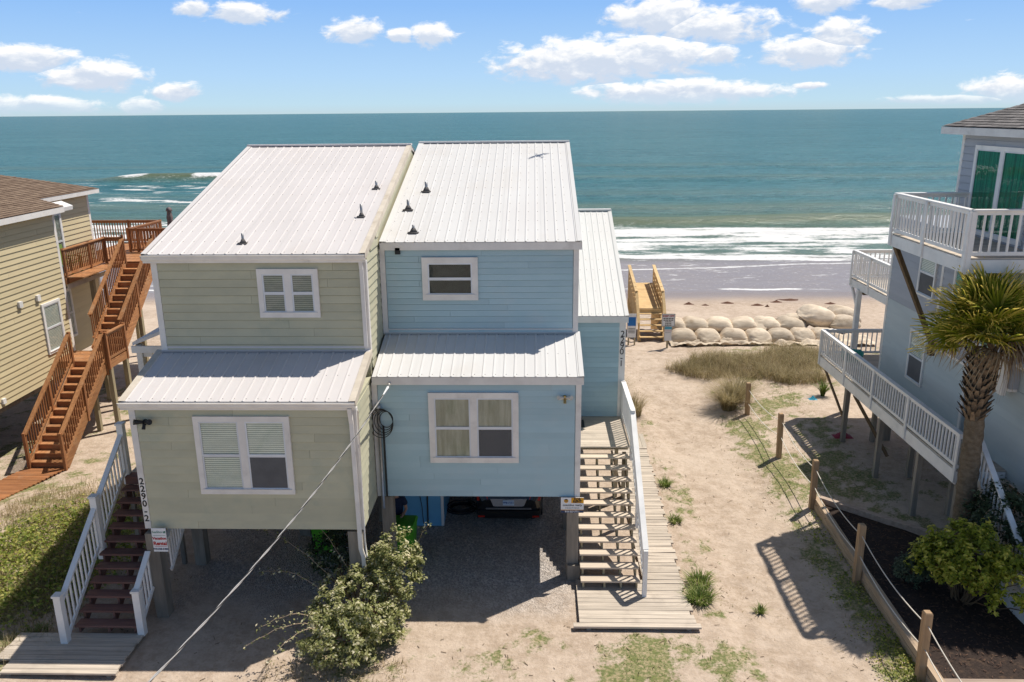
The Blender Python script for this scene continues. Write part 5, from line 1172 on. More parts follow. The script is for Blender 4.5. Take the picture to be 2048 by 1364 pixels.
# seaweed on the beach
def lump(name, m, x, y, z, rx, ry, h, seed):
    n = 9; X, Y = np.meshgrid(np.linspace(-1, 1, n), np.linspace(-1, 1, n)); X, Y = X.ravel(), Y.ravel(); r = np.sqrt(X * X + Y * Y)
    Z = h * np.clip(1 - r, 0, 1) * (.5 + 1.1 * fbm(X * 2 + seed, Y * 2, seed, 3)) - .02
    return big_mesh(name, None, m, np.stack([x + X * rx, y + Y * ry, z + Z], 1), grid_quads(n, n), origin=(x, y, z), smooth=False)
for i, (x, y, r) in enumerate([(10.78, 55.15, .42), (11.83, 54.69, .3), (13.54, 55.59, .52), (15.38, 54.65, .5), (15.87, 54.05, .2), (17.07, 56.02, .5), (18.26, 56.96, .75), (20.55, 55.2, .45)]):
    tag(lump('seaweed_clump', G['seaweed'], x, y, gz(x, y), r, r * .6, .15, 400 + i), f'{ORD[i]} brown seaweed clump from the left on the open beach', 'seaweed', 'seaweed clumps on the beach')

# ------------------------------------------------------------------ plants
def rot_basis(d):
    d = d / np.linalg.norm(d, axis=1, keepdims=True); a = np.cross(d, np.array([.31, .17, .93])); a /= np.linalg.norm(a, axis=1, keepdims=True); return d, a, np.cross(d, a)
def leaves(name, par, m, P, N, size, aspect=.55, seed=0, rnd=None, origin=(0, 0, 0)):
    "one small folded leaf (two triangles) per point, facing roughly along N"
    r = np.random.default_rng(seed); n = len(P); N = N + r.normal(0, .55, (n, 3)); N, A, B = rot_basis(N)
    th = r.uniform(0, 2 * np.pi, (n, 1)); U = A * np.cos(th) + B * np.sin(th); Vv = np.cross(N, U); s = size * r.uniform(.6, 1.35, (n, 1))
    q = np.stack([P - U * s, P + Vv * s * aspect + N * s * .18, P + U * s, P - Vv * s * aspect + N * s * .18], 1).reshape(-1, 3)
    k = np.arange(n) * 4; Q = np.stack([k, k + 1, k + 2, k + 3], 1)
    return big_mesh(name, par, m, q, Q, attrs={'rnd': r.uniform(0, 1, n) if rnd is None else rnd}, smooth=False, origin=origin)
def clumps(seed, spec, n_sub, r_sub):
    "spec: ellipsoids (cx,cy,cz,rx,ry,rz); returns clump centres spread on and in them"
    r = np.random.default_rng(seed); C = []
    tot = sum(s[3] * s[4] + s[4] * s[5] for s in spec)
    for s in spec:
        k = int(n_sub * (s[3] * s[4] + s[4] * s[5]) / tot); d = r.normal(0, 1, (k, 3)); d /= np.linalg.norm(d, axis=1, keepdims=True); d[:, 2] = np.abs(d[:, 2]) * 1.0 - .25 * (r.uniform(0, 1, k) < .35)
        C.append(np.array(s[:3]) + d * np.array(s[3:]) * r.uniform(.72, 1.06, (k, 1)))
    return np.concatenate(C)
def bush(name, label, cat, m, spec, n_sub, per, r_sub, size, seed, stems=8, gloss=None, twig='darkwood', group=None):
    base = (spec[0][0], spec[0][1], gz(spec[0][0], spec[0][1])); t = thing(name, label, cat, base, group)
    C = clumps(seed, spec, n_sub, r_sub); r = np.random.default_rng(seed + 1)
    P = np.repeat(C, per, 0); d = r.normal(0, 1, P.shape); d /= np.linalg.norm(d, axis=1, keepdims=True); P = P + d * r_sub * r.uniform(.25, 1, (len(P), 1)); P[:, 2] = np.maximum(P[:, 2], gz(base[0], base[1]) + .03)
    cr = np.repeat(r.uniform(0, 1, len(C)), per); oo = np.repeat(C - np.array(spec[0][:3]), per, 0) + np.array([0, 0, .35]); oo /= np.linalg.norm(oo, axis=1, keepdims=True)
    tip = (d * oo).sum(1) * .5 + .5; rnd = np.clip(.58 * tip + .22 * cr + .5 * (r.uniform(0, 1, len(P)) - .5) + .05, 0, 1)  # outer leaves lighter: blossom tips, plus sunlit highlights put into the colour
    ctr = np.array(spec[0][:3]); N = d * .8 + (P - ctr) / np.linalg.norm(P - ctr, axis=1, keepdims=True) * .6 + np.array([0, 0, 1.1])
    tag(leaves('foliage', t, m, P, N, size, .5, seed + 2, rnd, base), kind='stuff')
    mb = MB()
    for k in range(stems):
        c = C[r.integers(len(C))]; a = Vector((base[0] + r.uniform(-.15, .15), base[1] + r.uniform(-.15, .15), base[2] - .05)); b = Vector(c); mid = a.lerp(b, .5) + Vector((r.uniform(-.1, .1), r.uniform(-.1, .1), .12)); mb.tube([a, mid, b], [.022, .014, .006], 5)
    mb.out('stems', t, G[twig]); return t, C
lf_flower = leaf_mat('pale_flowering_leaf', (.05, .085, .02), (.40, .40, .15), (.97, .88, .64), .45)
lf_dark = leaf_mat('glossy_dark_leaf', (.04, .08, .012), (.36, .40, .04), (.90, .78, .18), .5, .35)  # bright yellow end puts sunlit highlights into the leaf colour
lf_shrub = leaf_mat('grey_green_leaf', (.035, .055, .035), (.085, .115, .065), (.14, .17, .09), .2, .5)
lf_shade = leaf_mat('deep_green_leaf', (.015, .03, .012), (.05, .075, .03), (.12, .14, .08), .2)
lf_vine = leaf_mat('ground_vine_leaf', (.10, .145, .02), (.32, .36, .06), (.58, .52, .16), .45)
gr_dry = leaf_mat('dune_grass_blade', (.20, .16, .07), (.42, .34, .17), (.68, .56, .36), .5, .7)
fr_stalk = leaf_mat('brown_stalk', (.10, .07, .035), (.20, .14, .07), (.50, .40, .24), .3, .8)
gr_weed = leaf_mat('weed_blade', (.09, .15, .025), (.24, .30, .07), (.44, .44, .17), .45, .6)
gr_green = leaf_mat('green_grass_blade', (.055, .10, .012), (.13, .19, .03), (.26, .27, .08), .35, .7)
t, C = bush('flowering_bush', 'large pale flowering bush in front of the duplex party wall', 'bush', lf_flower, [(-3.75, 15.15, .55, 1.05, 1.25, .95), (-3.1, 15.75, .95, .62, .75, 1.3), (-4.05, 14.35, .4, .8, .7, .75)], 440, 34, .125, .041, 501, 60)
rr = random.Random(9); mb = MB(); LP = []
for (bx_, by_, ex_, ey_, ez_) in ((-4.2, 15.3, -6.0, 15.6, 1.15), (-4.1, 15.6, -6.3, 16.4, 1.75), (-4.3, 14.7, -5.6, 14.1, .75), (-4.2, 14.5, -5.75, 13.7, .6), (-2.9, 16.6, -2.35, 16.3, 1.9), (-3.9, 15.8, -5.2, 16.5, 2.0), (-4.4, 14.4, -5.2, 13.4, .5)):
    pts = []
    for k in range(10):
        u = k / 9; pts.append(Vector((bx_ + (ex_ - bx_) * u, by_ + (ey_ - by_) * u, .7 + (ez_ - .7) * u + .35 * math.sin(u * 2.6) + rr.uniform(-.03, .03))))
        if k > 1:
            for _ in range(7): LP.append(tuple(pts[-1] + Vector((rr.gauss(0, .045), rr.gauss(0, .045), rr.gauss(0, .045)))))
    mb.tube(pts, [.009 - .0006 * k for k in range(10)], 4)
tag(mb.out('canes', t, G['timber']), kind='stuff'); LP = np.array(LP); tag(leaves('cane_leaves', t, lf_flower, LP, np.tile([0, 0, 1.0], (len(LP), 1)), .035, .5, 507, origin=(-4, 15, 0)), kind='stuff')
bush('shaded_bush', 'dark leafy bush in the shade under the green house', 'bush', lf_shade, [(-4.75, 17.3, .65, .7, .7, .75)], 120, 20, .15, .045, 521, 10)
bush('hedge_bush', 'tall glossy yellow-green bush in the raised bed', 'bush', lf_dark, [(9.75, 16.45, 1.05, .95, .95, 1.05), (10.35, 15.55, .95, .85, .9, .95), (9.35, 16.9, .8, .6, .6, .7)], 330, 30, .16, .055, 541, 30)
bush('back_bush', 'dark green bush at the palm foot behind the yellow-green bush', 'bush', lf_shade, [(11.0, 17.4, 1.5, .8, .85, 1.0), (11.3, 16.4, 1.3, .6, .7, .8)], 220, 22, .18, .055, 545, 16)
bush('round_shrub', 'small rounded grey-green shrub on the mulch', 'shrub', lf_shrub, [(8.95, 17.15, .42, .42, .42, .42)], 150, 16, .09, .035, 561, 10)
# blades
def blades(P, H, seed, wd=.006, lean=.5, segs=2, dirs=None):
    r = np.random.default_rng(seed); n = len(P); az = r.uniform(0, 2 * np.pi, n) if dirs is None else dirs; D = np.stack([np.cos(az), np.sin(az), 0 * az], 1); S = np.stack([-np.sin(az), np.cos(az), 0 * az], 1)
    ln = lean * r.uniform(.3, 1.4, (n, 1)); H = H[:, None] * r.uniform(.6, 1.25, (n, 1)); w_ = wd * r.uniform(.7, 1.4, (n, 1)); up = np.array([[0, 0, 1.0]])
    rows = []
    for k in range(segs + 1):
        u = k / segs; c = P + up * H * u * (1 - .25 * ln * u) + D * H * ln * u * u; wk = w_ * (1 - u) + .0008
        rows += [c - S * wk, c + S * wk]
    V = np.stack(rows, 1).reshape(-1, 3); b = np.arange(n)[:, None] * (2 * (segs + 1)); Q = []
    for k in range(segs): Q.append(np.concatenate([b + 2 * k, b + 2 * k + 1, b + 2 * k + 3, b + 2 * k + 2], 1))
    return V, np.concatenate(Q), np.tile(r.uniform(0, 1, n), segs)
def grass(name, par, m, P, H, seed, label=None, cat=None, group=None, kind='stuff', origin=(0, 0, 0), **kw):
    V, Q, A = blades(np.asarray(P, float), np.asarray(H, float), seed, **kw)
    return tag(big_mesh(name, par, m, V, Q, attrs={'rnd': A}, smooth=False, origin=origin), label, cat, group, kind)
def scatter(n, x0, x1, y0, y1, mask, seed):
    r = np.random.default_rng(seed); x = r.uniform(x0, x1, n); y = r.uniform(y0, y1, n); k = r.uniform(0, 1, n) < mask(x, y); return x[k], y[k]
def P3(x, y): return np.stack([x, y, gz_np(x, y)], 1)
x, y = scatter(60000, -14, 11, 12.2, 33, lambda x, y: weed_mask(x, y) ** 1.4 * .95 * (fbm(x * 2.2, y * 2.2, 77, 3) > .47) * ((x < 7.6) | (y > 21.3) | (x < 8)), 601)
keep = ~((x > .8) & (x < 3.7) & (y > 15.35) & (y < 25.5)) & ~((x < -8.4) & (x > -11.3) & (y < 15.1) & (y > 13.6)) & ~((x < -14.9) & (y > 19))
x, y = x[keep], y[keep]
grass('lawn_grass', None, gr_green, P3(x, y), np.full(len(x), .065), 602, 'short patchy grass and weeds on the sandy yards', wd=.006, lean=.8)
# dune grass mass and the separate clumps at its edge
dm = lambda x, y: sstep(.40, .72, np.maximum.reduce([blob(x, y, 9.0, 33.9, 3.2, 1.7), .9 * blob(x, y, 12.2, 35.3, 2.2, 1.6), .8 * blob(x, y, 10.9, 32.6, 1.6, .9)]) * (.25 + 1.25 * fbm(x * 1.5, y * 1.5, 91, 3))) * .9
x, y = scatter(42000, 5.5, 14.5, 31, 37.5, dm, 611)
grass('dune_grass', None, gr_dry, P3(x, y), .18 + .62 * fbm(x * 1.4, y * 1.4, 93, 3), 612, 'brownish dune grass covering the mound before the sandbags', wd=.0055, lean=1.1, segs=3)
x, y = scatter(4200, 5.5, 14.5, 31.2, 37.4, lambda x, y: dm(x, y) * (fbm(x * 2.0, y * 2.0, 99, 3) > .52), 617)
grass('dune_stalks', None, fr_stalk, P3(x, y), np.full(len(x), .62), 618, 'taller brown stalks standing out of the dune grass', wd=.0065, lean=.9, segs=3)
x, y = scatter(2400, 5.6, 14, 31.5, 37.2, lambda x, y: dm(x, y) * (fbm(x * 1.6, y * 1.6, 97, 2) > .58), 613)
grass('dune_weeds', None, gr_green, P3(x, y), np.full(len(x), .36), 614, 'green weeds growing through the dune grass', wd=.012, lean=.5, segs=2)
def clump_plant(name, x, y, n, rad, h, label, cat, m, seed, wd=.008, lean=.6, group=None):
    r = np.random.default_rng(seed); a = r.uniform(0, 2 * np.pi, n); q = rad * np.sqrt(r.uniform(0, 1, n)); X = x + q * np.cos(a); Y = y + q * np.sin(a)
    return grass(name, None, m, P3(X, Y), np.full(n, h), seed + 1, label, cat, group, None, origin=(x, y, gz(x, y)), wd=wd, lean=lean, segs=3, dirs=a + r.normal(0, .5, n))
clump_plant('grass_clump', 7.45, 29.3, 1300, .24, 1.0, 'tall arching grass clump beside the fence post near the path', 'grass clump', gr_dry, 621, .007, .95, 'tall grass clumps')
clump_plant('grass_clump', 7.95, 30.2, 1000, .26, 1.0, 'brown grass clump just behind the tall arching one', 'grass clump', gr_dry, 625, .007, .95, 'tall grass clumps')
clump_plant('grass_clump', 3.62, 28.6, 650, .4, .75, 'grass clump leaning out beside the white stair railing', 'grass clump', gr_dry, 629, .008, .7, 'tall grass clumps')
clump_plant('grass_clump', 3.25, 30.6, 500, .4, .8, 'grass clump behind the white stair railing, nearer the beach', 'grass clump', gr_dry, 633, .008, .7, 'tall grass clumps')
for i, (x, y, s, n, h, lab) in enumerate([(3.98, 17.3, .26, 260, .26, 'leafy green weed clump right of the boardwalk, upper of two'), (3.85, 16.6, .28, 300, .28, 'leafy green weed clump at the boardwalk end, lower of two'), (5.2, 16.35, .10, 90, .17, 'lone small weed out on the sandy path'), (3.92, 20.35, .16, 110, .2, 'small weed halfway along the boardwalk edge'), (3.98, 22.6, .16, 120, .22, 'dark weed at the upper boardwalk edge'), (-11.0, 15.1, .25, 160, .16, 'low green weed beside the low plank deck')]):
    clump_plant('weed_clump', x, y, n, s, h, lab, 'weed', gr_weed, 580 + i * 5, .013, .9, 'weeds along the path')
clump_plant('yucca_plant', 11.45, 30.6, 130, .06, .62, 'spiky green yucca on the sand near the white walkway', 'yucca', gr_green, 641, .024, .75)
# left bank: vines, dry grass
vm = lambda x, y: np.clip(blob(x, y, -12.2, 18.3, 1.9, 2.7) * 1.2 * (.3 + 1.3 * fbm(x * .9, y * .9, 141, 3)), 0, 1)
x, y = scatter(16000, -15, -9.9, 14.6, 22, vm, 651); r = np.random.default_rng(3)
P = P3(x, y); P[:, 2] += r.uniform(.02, .30, len(P)) * (.4 + fbm(x * 1.5, y * 1.5, 143, 3)); tag(leaves('ground_vine', None, lf_vine, P, np.tile([0.25, -.1, 1.0], (len(P), 1)), .048, .6, 653), 'low green vine covering the bank left of the maroon stairs', kind='stuff')
dmm = lambda x, y: np.clip(np.maximum(blob(x, y, -12.8, 16.2, 2.3, 2.6), .8 * blob(x, y, -13.2, 20.6, 1.8, 2.2)) * (.2 + 1.3 * fbm(x * 1.2, y * 1.2, 151, 3)), 0, 1) * .8
x, y = scatter(30000, -16, -10.2, 13, 23, dmm, 661)
grass('bank_grass', None, gr_dry, P3(x, y), .16 + .16 * fbm(x, y, 153, 3), 662, 'dry tan grass on the bank at the left edge', wd=.006, lean=.9, segs=2)
x, y = scatter(900, -5.6, -2.6, 12.8, 14.3, lambda x, y: .8 + 0 * x, 671)
grass('bush_foot_grass', None, gr_dry, P3(x, y), np.full(len(x), .16), 672, 'dry grass at the foot of the flowering bush', wd=.006, lean=.9)
# creeping plants along the bed timbers
x, y = scatter(9000, 6.9, 7.95, 12.4, 21, lambda x, y: sstep(6.7, 7.7, x) * (fbm(x * 1.6, y * 1.6, 161, 3) > .44) * (.35 + .65 * (1 - sstep(13, 18, y))), 681)
P = P3(x, y); P[:, 2] += r.uniform(.01, .10, len(P)); tag(leaves('creeping_weeds', None, lf_vine, P, np.tile([0, 0, 1.0], (len(P), 1)), .028, .6, 683), 'creeping green weeds along the bed timbers', kind='stuff')

# ------------------------------------------------------------------ palm
pt_ = thing('palm_tree', 'cabbage palm with a fan-leaf crown beside the grey-blue house', 'palm tree', (10.55, 18.2, 0))
px, py, pz = 10.40, 18.2, 5.85; V = []; n = 20; rows = 46; Fq = []
G['palmbark'] = mat('palm_bark', (.20, .155, .105), .95, (.115, .085, .055), (9, 9, 14), 0, bump=1.0, bscale=(16, 16, 34))
for j in range(rows):
    u = j / (rows - 1); zz = -.2 + u * 5.6; cx = 10.58 + (px - 10.58) * u; rad = .245 - .05 * u + (.14 * math.exp(-((u - 0) / .08) ** 2)) + .012 * math.sin(j * 2.4) + (.05 * sstep(.9, 1, u))
    for k in range(n): a = 2 * math.pi * k / n; q = rad * (1 + .045 * math.sin(5 * a + j) + random.uniform(-.025, .025)); V.append((cx + q * math.cos(a), py + q * math.sin(a), zz))
mesh('trunk', pt_, G['palmbark'], V, [(j * n + k, j * n + (k + 1) % n, (j + 1) * n + (k + 1) % n, (j + 1) * n + k) for j in range(rows - 1) for k in range(n)], True)
G['boot'] = mat('palm_boot', (.26, .19, .125), .9, (.14, .095, .06), (14, 14, 4), .25, bump=.5, bscale=(40, 40, 6))
rs = random.Random(12)
for j in range(16):
    zz = 3.95 + j * .098
    for k in range(9):
        a = 2 * math.pi * (k + .5 * (j % 2) + rs.uniform(-.1, .1)) / 9; r0 = .20 + .012 * j * .3; L_ = rs.uniform(.22, .36); tilt = rs.uniform(.5, 1.0)
        c, s = math.cos(a), math.sin(a); wv = rs.uniform(.05, .075)
        V = [(px + r0 * c - s * wv, py + r0 * s + c * wv, zz), (px + r0 * c + s * wv, py + r0 * s - c * wv, zz), (px + (r0 + L_ * .55) * c + s * wv * .55, py + (r0 + L_ * .55) * s - c * wv * .55, zz + L_ * tilt), (px + (r0 + L_ * .55) * c - s * wv * .55, py + (r0 + L_ * .55) * s + c * wv * .55, zz + L_ * tilt)]
        V2 = [(v[0] - c * .03, v[1] - s * .03, v[2] - .03) for v in V]
        mesh('leaf_base', pt_, G['boot'], V + V2, [(0, 1, 2, 3), (7, 6, 5, 4), (0, 4, 5, 1), (1, 5, 6, 2), (2, 6, 7, 3), (3, 7, 4, 0)])
fr_g = leaf_mat('palm_frond', (.09, .13, .014), (.33, .35, .03), (.72, .56, .13), .5, .4); fr_d = leaf_mat('dead_palm_frond', (.10, .06, .03), (.20, .125, .065), (.36, .26, .15), .2, .8)
def frond_mesh(seed, m, droop):
    r = random.Random(seed); V = []; Q = []; A = []
    pl = .78; n0 = 6
    for k in range(n0):                                   # petiole
        u = k / (n0 - 1); x = pl * u; z = -.10 * u * u; V += [(x, -.018 + .006 * u, z), (x, .018 - .006 * u, z)]
    for k in range(n0 - 1): Q.append((2 * k, 2 * k + 1, 2 * k + 3, 2 * k + 2)); A.append(.35)
    nl = 34
    for k in range(nl):
        t = k / (nl - 1) * 2 - 1; ang = t * R(118); L_ = (.98 - .30 * abs(t) ** 1.6) * r.uniform(.9, 1.08); base = Vector((pl - .03 + .16 * (1 - abs(t)), .05 * t, -.10)); d = Vector((math.cos(ang), math.sin(ang), .12 - .1 * abs(t))).normalized(); side = Vector((-math.sin(ang), math.cos(ang), 0)); b = len(V); bend = droop * r.uniform(.7, 1.6); rv = min(1, max(0, r.gauss(.5, .22)))
        for q in range(6):
            u = q / 5; p = base + d * L_ * u + Vector((0, 0, -bend * L_ * max(0, u - .35) ** 2 * 1.6 + .02 * math.sin(k * 1.7))); wv = (.028 * (1 - abs(u - .32) * 1.05) + .001) * (1 if u < .99 else .1); V += [tuple(p - side * wv + Vector((0, 0, .012 * (k % 2)))), tuple(p + side * wv - Vector((0, 0, .012 * (k % 2))))]
        for q in range(5): Q.append((b + 2 * q, b + 2 * q + 1, b + 2 * q + 3, b + 2 * q + 2)); A.append(min(1, rv + (.45 if q == 4 else .0) + .06 * q))
    me = bpy.data.meshes.new('frond'); me.from_pydata(V, [], Q); at = me.attributes.new('rnd', 'FLOAT', 'FACE'); at.data.foreach_set('value', A); return finish(me, m)
fm = [frond_mesh(s, fr_g, dd) for s, dd in ((1, .12), (2, .22), (3, .4))]; fd = [frond_mesh(5, fr_d, 1.1), frond_mesh(6, fr_d, 1.5)]
rs = random.Random(21)
for k in range(54):
    a = k * 2.39996; u = k / 53; elv = R(84 - 84 * u + rs.uniform(-8, 8)); me = fm[k % 3] if not (u > .80 and rs.random() < .7) else fd[k % 2]
    mw = Matrix.Translation((px, py, pz + .22 - .30 * u)) @ Matrix.Rotation(a, 4, 'Z') @ Matrix.Rotation(-elv, 4, 'Y') @ Matrix.Rotation(R(rs.uniform(-35, 35)), 4, 'X') @ Matrix.Scale(rs.uniform(.72, .92), 4)
    link('frond', me, pt_, mw)

# ------------------------------------------------------------------ car under the blue house
car = thing('parked_car', 'black car parked nose-in under the blue house', 'car', (-.72, 22.7, 0))
cx = -.70; y0 = 19.95
secs = [(0.0, .78, .34, .60, .86), (.06, .86, .26, .62, .98), (.25, .90, .22, .70, 1.05), (.55, .915, .20, .80, 1.08), (1.0, .92, .20, .82, 1.10), (1.5, .92, .20, .82, 1.10), (2.4, .92, .20, .82, 1.08), (3.2, .915, .20, .80, 1.02), (4.0, .89, .22, .72, .92), (4.45, .82, .26, .62, .78), (4.6, .70, .34, .54, .64)]
V = []; F = []; prof = 14
for (yy, hw, zb, zs_, zt) in secs:
    ring = [(-hw * .80, zb), (-hw * .97, zb + .08), (-hw, (zb + zs_) / 2), (-hw * .99, zs_), (-hw * .93, zt - .06), (-hw * .82, zt - .01), (-hw * .3, zt + .02), (hw * .3, zt + .02), (hw * .82, zt - .01), (hw * .93, zt - .06), (hw * .99, zs_), (hw, (zb + zs_) / 2), (hw * .97, zb + .08), (hw * .80, zb)]
    V += [(cx + x, y0 + yy, z) for x, z in ring]
for i in range(len(secs) - 1):
    for k in range(prof): F.append((i * prof + k, i * prof + (k + 1) % prof, (i + 1) * prof + (k + 1) % prof, (i + 1) * prof + k))
F += [tuple(range(prof)), tuple(range((len(secs) - 1) * prof, len(secs) * prof))[::-1]]
mesh('body', car, G['carpaint'], V, F, False)
cab = [(.55, .70, 1.06), (1.15, .62, 1.40), (2.2, .62, 1.44), (3.15, .72, 1.02)]; V = []
for yy, hw, zt in cab: V += [(cx - .80, y0 + yy, 1.04), (cx - hw, y0 + yy, zt), (cx + hw, y0 + yy, zt), (cx + .80, y0 + yy, 1.04)]
mesh('cabin', car, G['carpaint'], V, [(i * 4 + k, i * 4 + k + 1, (i + 1) * 4 + k + 1, (i + 1) * 4 + k) for i in range(3) for k in range(3)] + [(0, 1, 2, 3), (12, 15, 14, 13)], False)
MB().add([(cx - .58, y0 + .70, 1.13), (cx + .58, y0 + .70, 1.13), (cx + .54, y0 + 1.10, 1.375), (cx - .54, y0 + 1.10, 1.375)], [(0, 1, 2, 3)]).out('rear_window', car, G['glassg'])
box('bumper', car, G['carpaint'], cx - .84, cx + .84, y0 - .07, y0 + .02, .36, .56); box('bumper_crease', car, G['carplast'], cx - .62, cx + .62, y0 - .055, y0 - .0, .60, .615)
MB().add([(cx - .42, y0 - .02, .68), (cx + .42, y0 - .02, .68), (cx + .50, y0 - .005, .88), (cx - .50, y0 - .005, .88), (cx - .36, y0 - .02, .665), (cx + .36, y0 - .02, .665)], [(0, 1, 2, 3), (4, 5, 1, 0)]).out('plate_recess', car, G['carplast'])
pl = box('licence_plate', car, G['plate'], cx - .155, cx + .155, y0 - .04, y0 - .028, .705, .86); text('plate_lettering', pl, G['plateink'], 'FFB-7151', (cx, y0 - .042, .785), .075, bold=.002)
for s in (-1, 1):
    box('reflector', car, G['redlens'], cx + s * .74 - .09, cx + s * .74 + .09, y0 - .078, y0 - .071, .37, .42)
    MB().add([(cx + s * .56, y0 - .0, .86), (cx + s * .86, y0 + .05, .80), (cx + s * .88, y0 + .10, .96), (cx + s * .60, y0 + .06, .99)], [(0, 1, 2, 3)]).out('tail_light', car, G['redlens'])
    for yy in (.85, 3.7):
        wh = cyl('wheel', car, G['tyre'], (cx + s * .93, y0 + yy, .33), (cx + s * .70, y0 + yy, .33), .33, .33, 24); cyl('rim', wh, G['rim'], (cx + s * .935, y0 + yy, .33), (cx + s * .90, y0 + yy, .33), .21, .21, 16)
hc = thing('hose_coil', 'coiled black hose on the gravel left of the parked car', 'hose', (-2.1, 20.95, 0)); zg = gz(-2.1, 20.9)
pts = []
for k in range(130): a = k * .3; rr_ = .36 + .07 * math.sin(k * .13); pts.append((-2.08 + rr_ * math.cos(a), 21.0 + rr_ * .75 * math.sin(a), zg + .02 + .0012 * k))
tube('coil', hc, G['black'], pts, .018, 6)
# ------------------------------------------------------------------ bins and the person
def wheelie(x, y, label, rz=0):
    t = thing('wheeled_bin', label, 'bin', (x, y, 0), 'lime wheeled bins', rz); z = gz(x, y); q = Matrix.Translation((x, y, z)) @ Matrix.Rotation(rz, 4, 'Z')
    def tr(V): return [tuple(q @ Vector(v)) for v in V]
    mesh('body', t, G['binlime'], tr([(-.22, -.26, .06), (.22, -.26, .06), (.22, .2, .06), (-.22, .2, .06), (-.29, -.36, .98), (.29, -.36, .98), (.29, .32, .98), (-.29, .32, .98)]), BOXF)
    mesh('lid', t, G['binlime'], tr([(-.31, -.38, .985), (.31, -.38, .985), (.31, .34, .985), (-.31, .34, .985), (-.27, -.34, 1.06), (.27, -.34, 1.06), (.27, .30, 1.09), (-.27, .30, 1.09)]), BOXF)
    for s in (-1, 1): V, F = cyl_data((s * .30, .24, .13), (s * .24, .24, .13), .13, .13, 14); mesh('wheel', t, G['tyre'], tr(V), F)
    V, F = tube_data([(-.25, .34, 1.0), (-.25, .40, .99), (.25, .40, .99), (.25, .34, 1.0)], .015, 6); mesh('handle', t, G['black'], tr(V), F)
wheelie(-5.5, 18.7, 'lime green wheeled bin in shade under the green house', .3); wheelie(-3.30, 18.35, 'lime green wheeled bin beside the person under the blue house', math.pi)
per = thing('person', 'person in a navy t-shirt reaching forward beside a lime green bin', 'person', (-3.58, 18.95, 0))
def skin(name, m, verts, edges, rad, par):
    me = bpy.data.meshes.new(name); me.from_pydata(verts, edges, []); o = link(name, me, par, W[per]); me.materials.append(m)
    mo = o.modifiers.new('skin', 'SKIN'); mo.use_smooth_shade = True
    for v, r_ in zip(me.skin_vertices[0].data, rad): v.radius = r_ if isinstance(r_, tuple) else (r_, r_)
    me.skin_vertices[0].data[0].use_root = True
    s = o.modifiers.new('sub', 'SUBSURF'); s.levels = 1; s.render_levels = 2; return o
# body faces -y (towards the viewer), leaning a little, right arm bent forward to the bin
BV = [(0, 0, .95), (0, -.02, 1.15), (0, -.05, 1.38), (0, -.07, 1.50), (0, -.09, 1.60), (0, -.10, 1.70), (0, -.10, 1.76),
      (.19, -.06, 1.42), (.27, -.10, 1.15), (.20, -.34, 1.06), (.16, -.42, 1.05),
      (-.19, -.06, 1.42), (-.25, -.06, 1.14), (-.22, -.26, 1.0), (-.18, -.34, .98),
      (.10, 0, .90), (.12, -.02, .50), (.12, .02, .10), (.12, -.14, .05), (-.10, 0, .90), (-.12, -.04, .50), (-.12, 0, .10), (-.12, -.16, .05)]
BE = [(0, 1), (1, 2), (2, 3), (3, 4), (4, 5), (5, 6), (2, 7), (7, 8), (8, 9), (9, 10), (2, 11), (11, 12), (12, 13), (13, 14), (0, 15), (15, 16), (16, 17), (17, 18), (0, 19), (19, 20), (20, 21), (21, 22)]
BR = [.13, .13, .13, .055, .085, .095, .06, .06, .043, .032, .035, .06, .043, .032, .035, .085, .058, .042, .035, .085, .058, .042, .035]
body = skin('body', G['skin'], BV, BE, BR, per)
for hx, hy, hz, s in ((.16, -.42, 1.05, 1), (-.18, -.34, .98, -1)):
    for k in range(4): skin('finger', G['skin'], [(hx + (k - 1.5) * .02, hy - .01, hz), (hx + (k - 1.5) * .021, hy - .05, hz - .012), (hx + (k - 1.5) * .021, hy - .075 + .004 * abs(k - 1.5), hz - .04)], [(0, 1), (1, 2)], [.010, .009, .008], body)
    skin('thumb', G['skin'], [(hx - s * .03, hy + .01, hz), (hx - s * .055, hy - .02, hz - .005), (hx - s * .055, hy - .045, hz - .018)], [(0, 1), (1, 2)], [.011, .010, .009], body)
skin('t_shirt', G['navycloth'], [(0, 0, .90), (0, -.02, 1.12), (0, -.05, 1.36), (0, -.065, 1.45), (.19, -.06, 1.42), (.255, -.085, 1.24), (-.19, -.06, 1.42), (-.24, -.06, 1.23)], [(0, 1), (1, 2), (2, 3), (2, 4), (4, 5), (2, 6), (6, 7)], [(.19, .14), (.185, .145), (.19, .15), .085, .088, .082, .088, .082], per)
skin('shorts', G['shorts'], [(0, 0, .95), (.10, 0, .86), (.13, -.02, .52), (-.10, 0, .86), (-.13, -.03, .52)], [(0, 1), (1, 2), (0, 3), (3, 4)], [(.165, .125), .11, .095, .11, .095], per)
skin('hair', G['hair'], [(0, -.075, 1.68), (0, -.08, 1.76), (0, -.06, 1.80)], [(0, 1), (1, 2)], [.10, .098, .06], per)
for s in (-1, 1): skin('shoe', G['black'], [(s * .12, .05, .05), (s * .12, -.08, .05), (s * .12, -.19, .04)], [(0, 1), (1, 2)], [.05, .05, .04], per)
for s in (-1, 1): MB().cyl((-3.58 + s * .035, 18.765, 1.70), (-3.58 + s * .035, 18.753, 1.70), .012, .008, 8).out('eye', body, G['ink'])
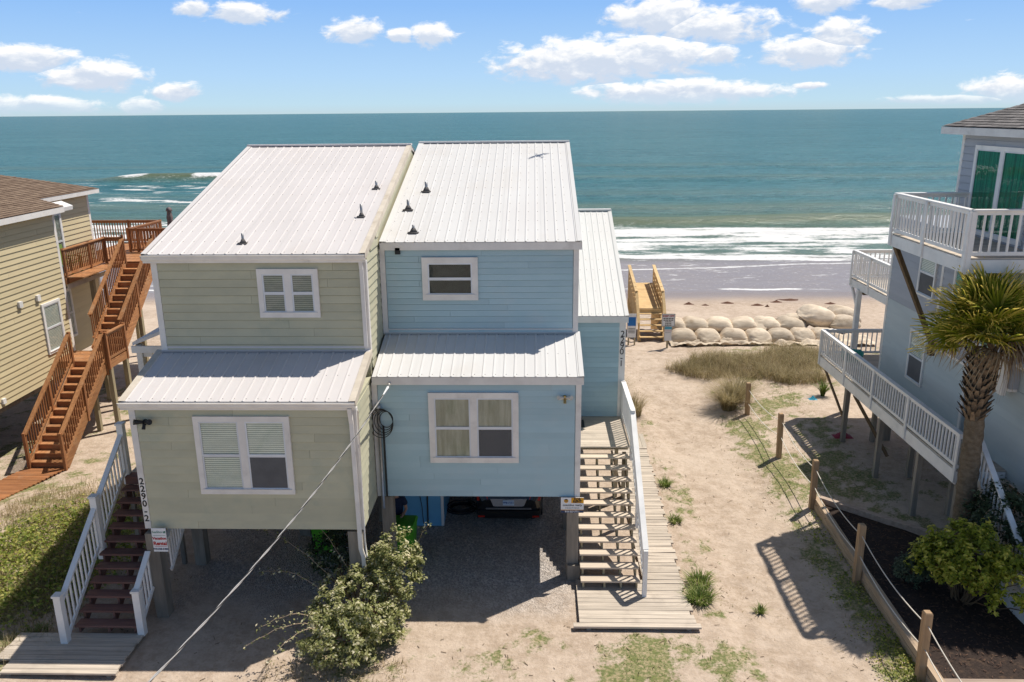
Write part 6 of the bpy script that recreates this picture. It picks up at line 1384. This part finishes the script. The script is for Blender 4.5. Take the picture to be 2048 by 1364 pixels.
# ------------------------------------------------------------------ small things
bp = Vector((.13, 25.46, 9.68)) + sun_dir * 9.0
bd = thing('flying_bird', 'dark gull-winged bird gliding high above the blue roof', 'bird', tuple(bp))
q = Matrix.Translation(bp) @ Matrix.Rotation(R(38), 4, 'Z') @ Matrix.Scale(.42, 4)
def tr(V): return [tuple(q @ Vector(v)) for v in V]
V = []; n = 10
for x, r_ in ((-.42, .015), (-.30, .05), (-.1, .085), (.12, .075), (.24, .05), (.33, .055), (.40, .035), (.52, .008)):
    for k in range(n): a = 2 * math.pi * k / n; V.append((r_ * math.cos(a), x, r_ * math.sin(a)))
mesh('body', bd, G['bird'], tr(V), [(i * n + k, i * n + (k + 1) % n, (i + 1) * n + (k + 1) % n, (i + 1) * n + k) for i in range(7) for k in range(n)], True)
for s in (-1, 1):
    sp = [(.04, .14, -.14, .03), (.35, .18, -.08, .12), (.62, .10, -.10, .08), (.92, -.04, -.12, .02)]; V = []
    for x, a, b, z in sp: V += [(s * x, a, z), (s * x, b, z), (s * x, (a + b) / 2, z + .02)]
    mesh('wing', bd, G['bird'], tr(V), [f for i in range(3) for f in ((3 * i, 3 * i + 3, 3 * i + 5, 3 * i + 2), (3 * i + 2, 3 * i + 5, 3 * i + 4, 3 * i + 1), (3 * i, 3 * i + 1, 3 * i + 4, 3 * i + 3))])
MB().add(tr([(-.03, -.38, 0), (.03, -.38, 0), (.10, -.60, 0), (-.10, -.60, 0), (-.03, -.38, .012), (.03, -.38, .012), (.10, -.60, .008), (-.10, -.60, .008)]), BOXF).out('tail', bd, G['bird'])
tag(lump('blue_litter', G['bluebit'], 10.95, 30.25, gz(10.95, 30.25) + .02, .16, .12, .12, 900), 'bright blue scrap of litter beside the yucca', 'litter')
tag(lump('red_cloth', G['redbit'], 10.75, 26.5, gz(10.75, 26.5) + .02, .32, .2, .22, 903), 'dark red cloth heap by a walkway post', 'cloth')

# twigs, dry stalks and shell bits lying on the sand
rs = random.Random(55); lb = MB()
for k in range(1500):
    x = rs.uniform(-11, 10.5); y = rs.uniform(12.3, 36)
    if (-8.4 < x < 1.0 and y > 15.8) or (.8 < x < 3.8 and 15.3 < y < 26) or (x > 7.8 and y < 21.3) or (x < -8.4 and y < 15.1): continue
    if 4.8 < x < 6.6 and rs.random() < .6: continue
    z = gz(x, y) + .012; a = rs.uniform(0, 6.3); l = rs.uniform(.03, .13)
    lb.beam((x, y, z), (x + l * math.cos(a), y + l * math.sin(a), z + rs.uniform(0, .012)), .009, .007)
tag(lb.out('sand_litter', None, mat('dry_litter', (.17, .12, .07), .9, (.09, .06, .035), (9, 9, 9), 0)), 'scattered twigs and dry stalks lying on the sand', kind='stuff')
x, y = scatter(9000, 3.6, 10.6, 12.5, 32, lambda x, y: (.25 + .75 * np.maximum(1 - sstep(3.8, 4.8, x), sstep(6.2, 7.2, x))) * (fbm(x * 1.1, y * 1.1, 171, 3) > .5) * ~((x > 7.8) & (y < 21.3)) * (x > 3.85), 691)
grass('straw_grass', None, gr_dry, P3(x, y), np.full(len(x), .05), 692, 'sparse straw coloured grass along both sides of the path', wd=.006, lean=1.6)
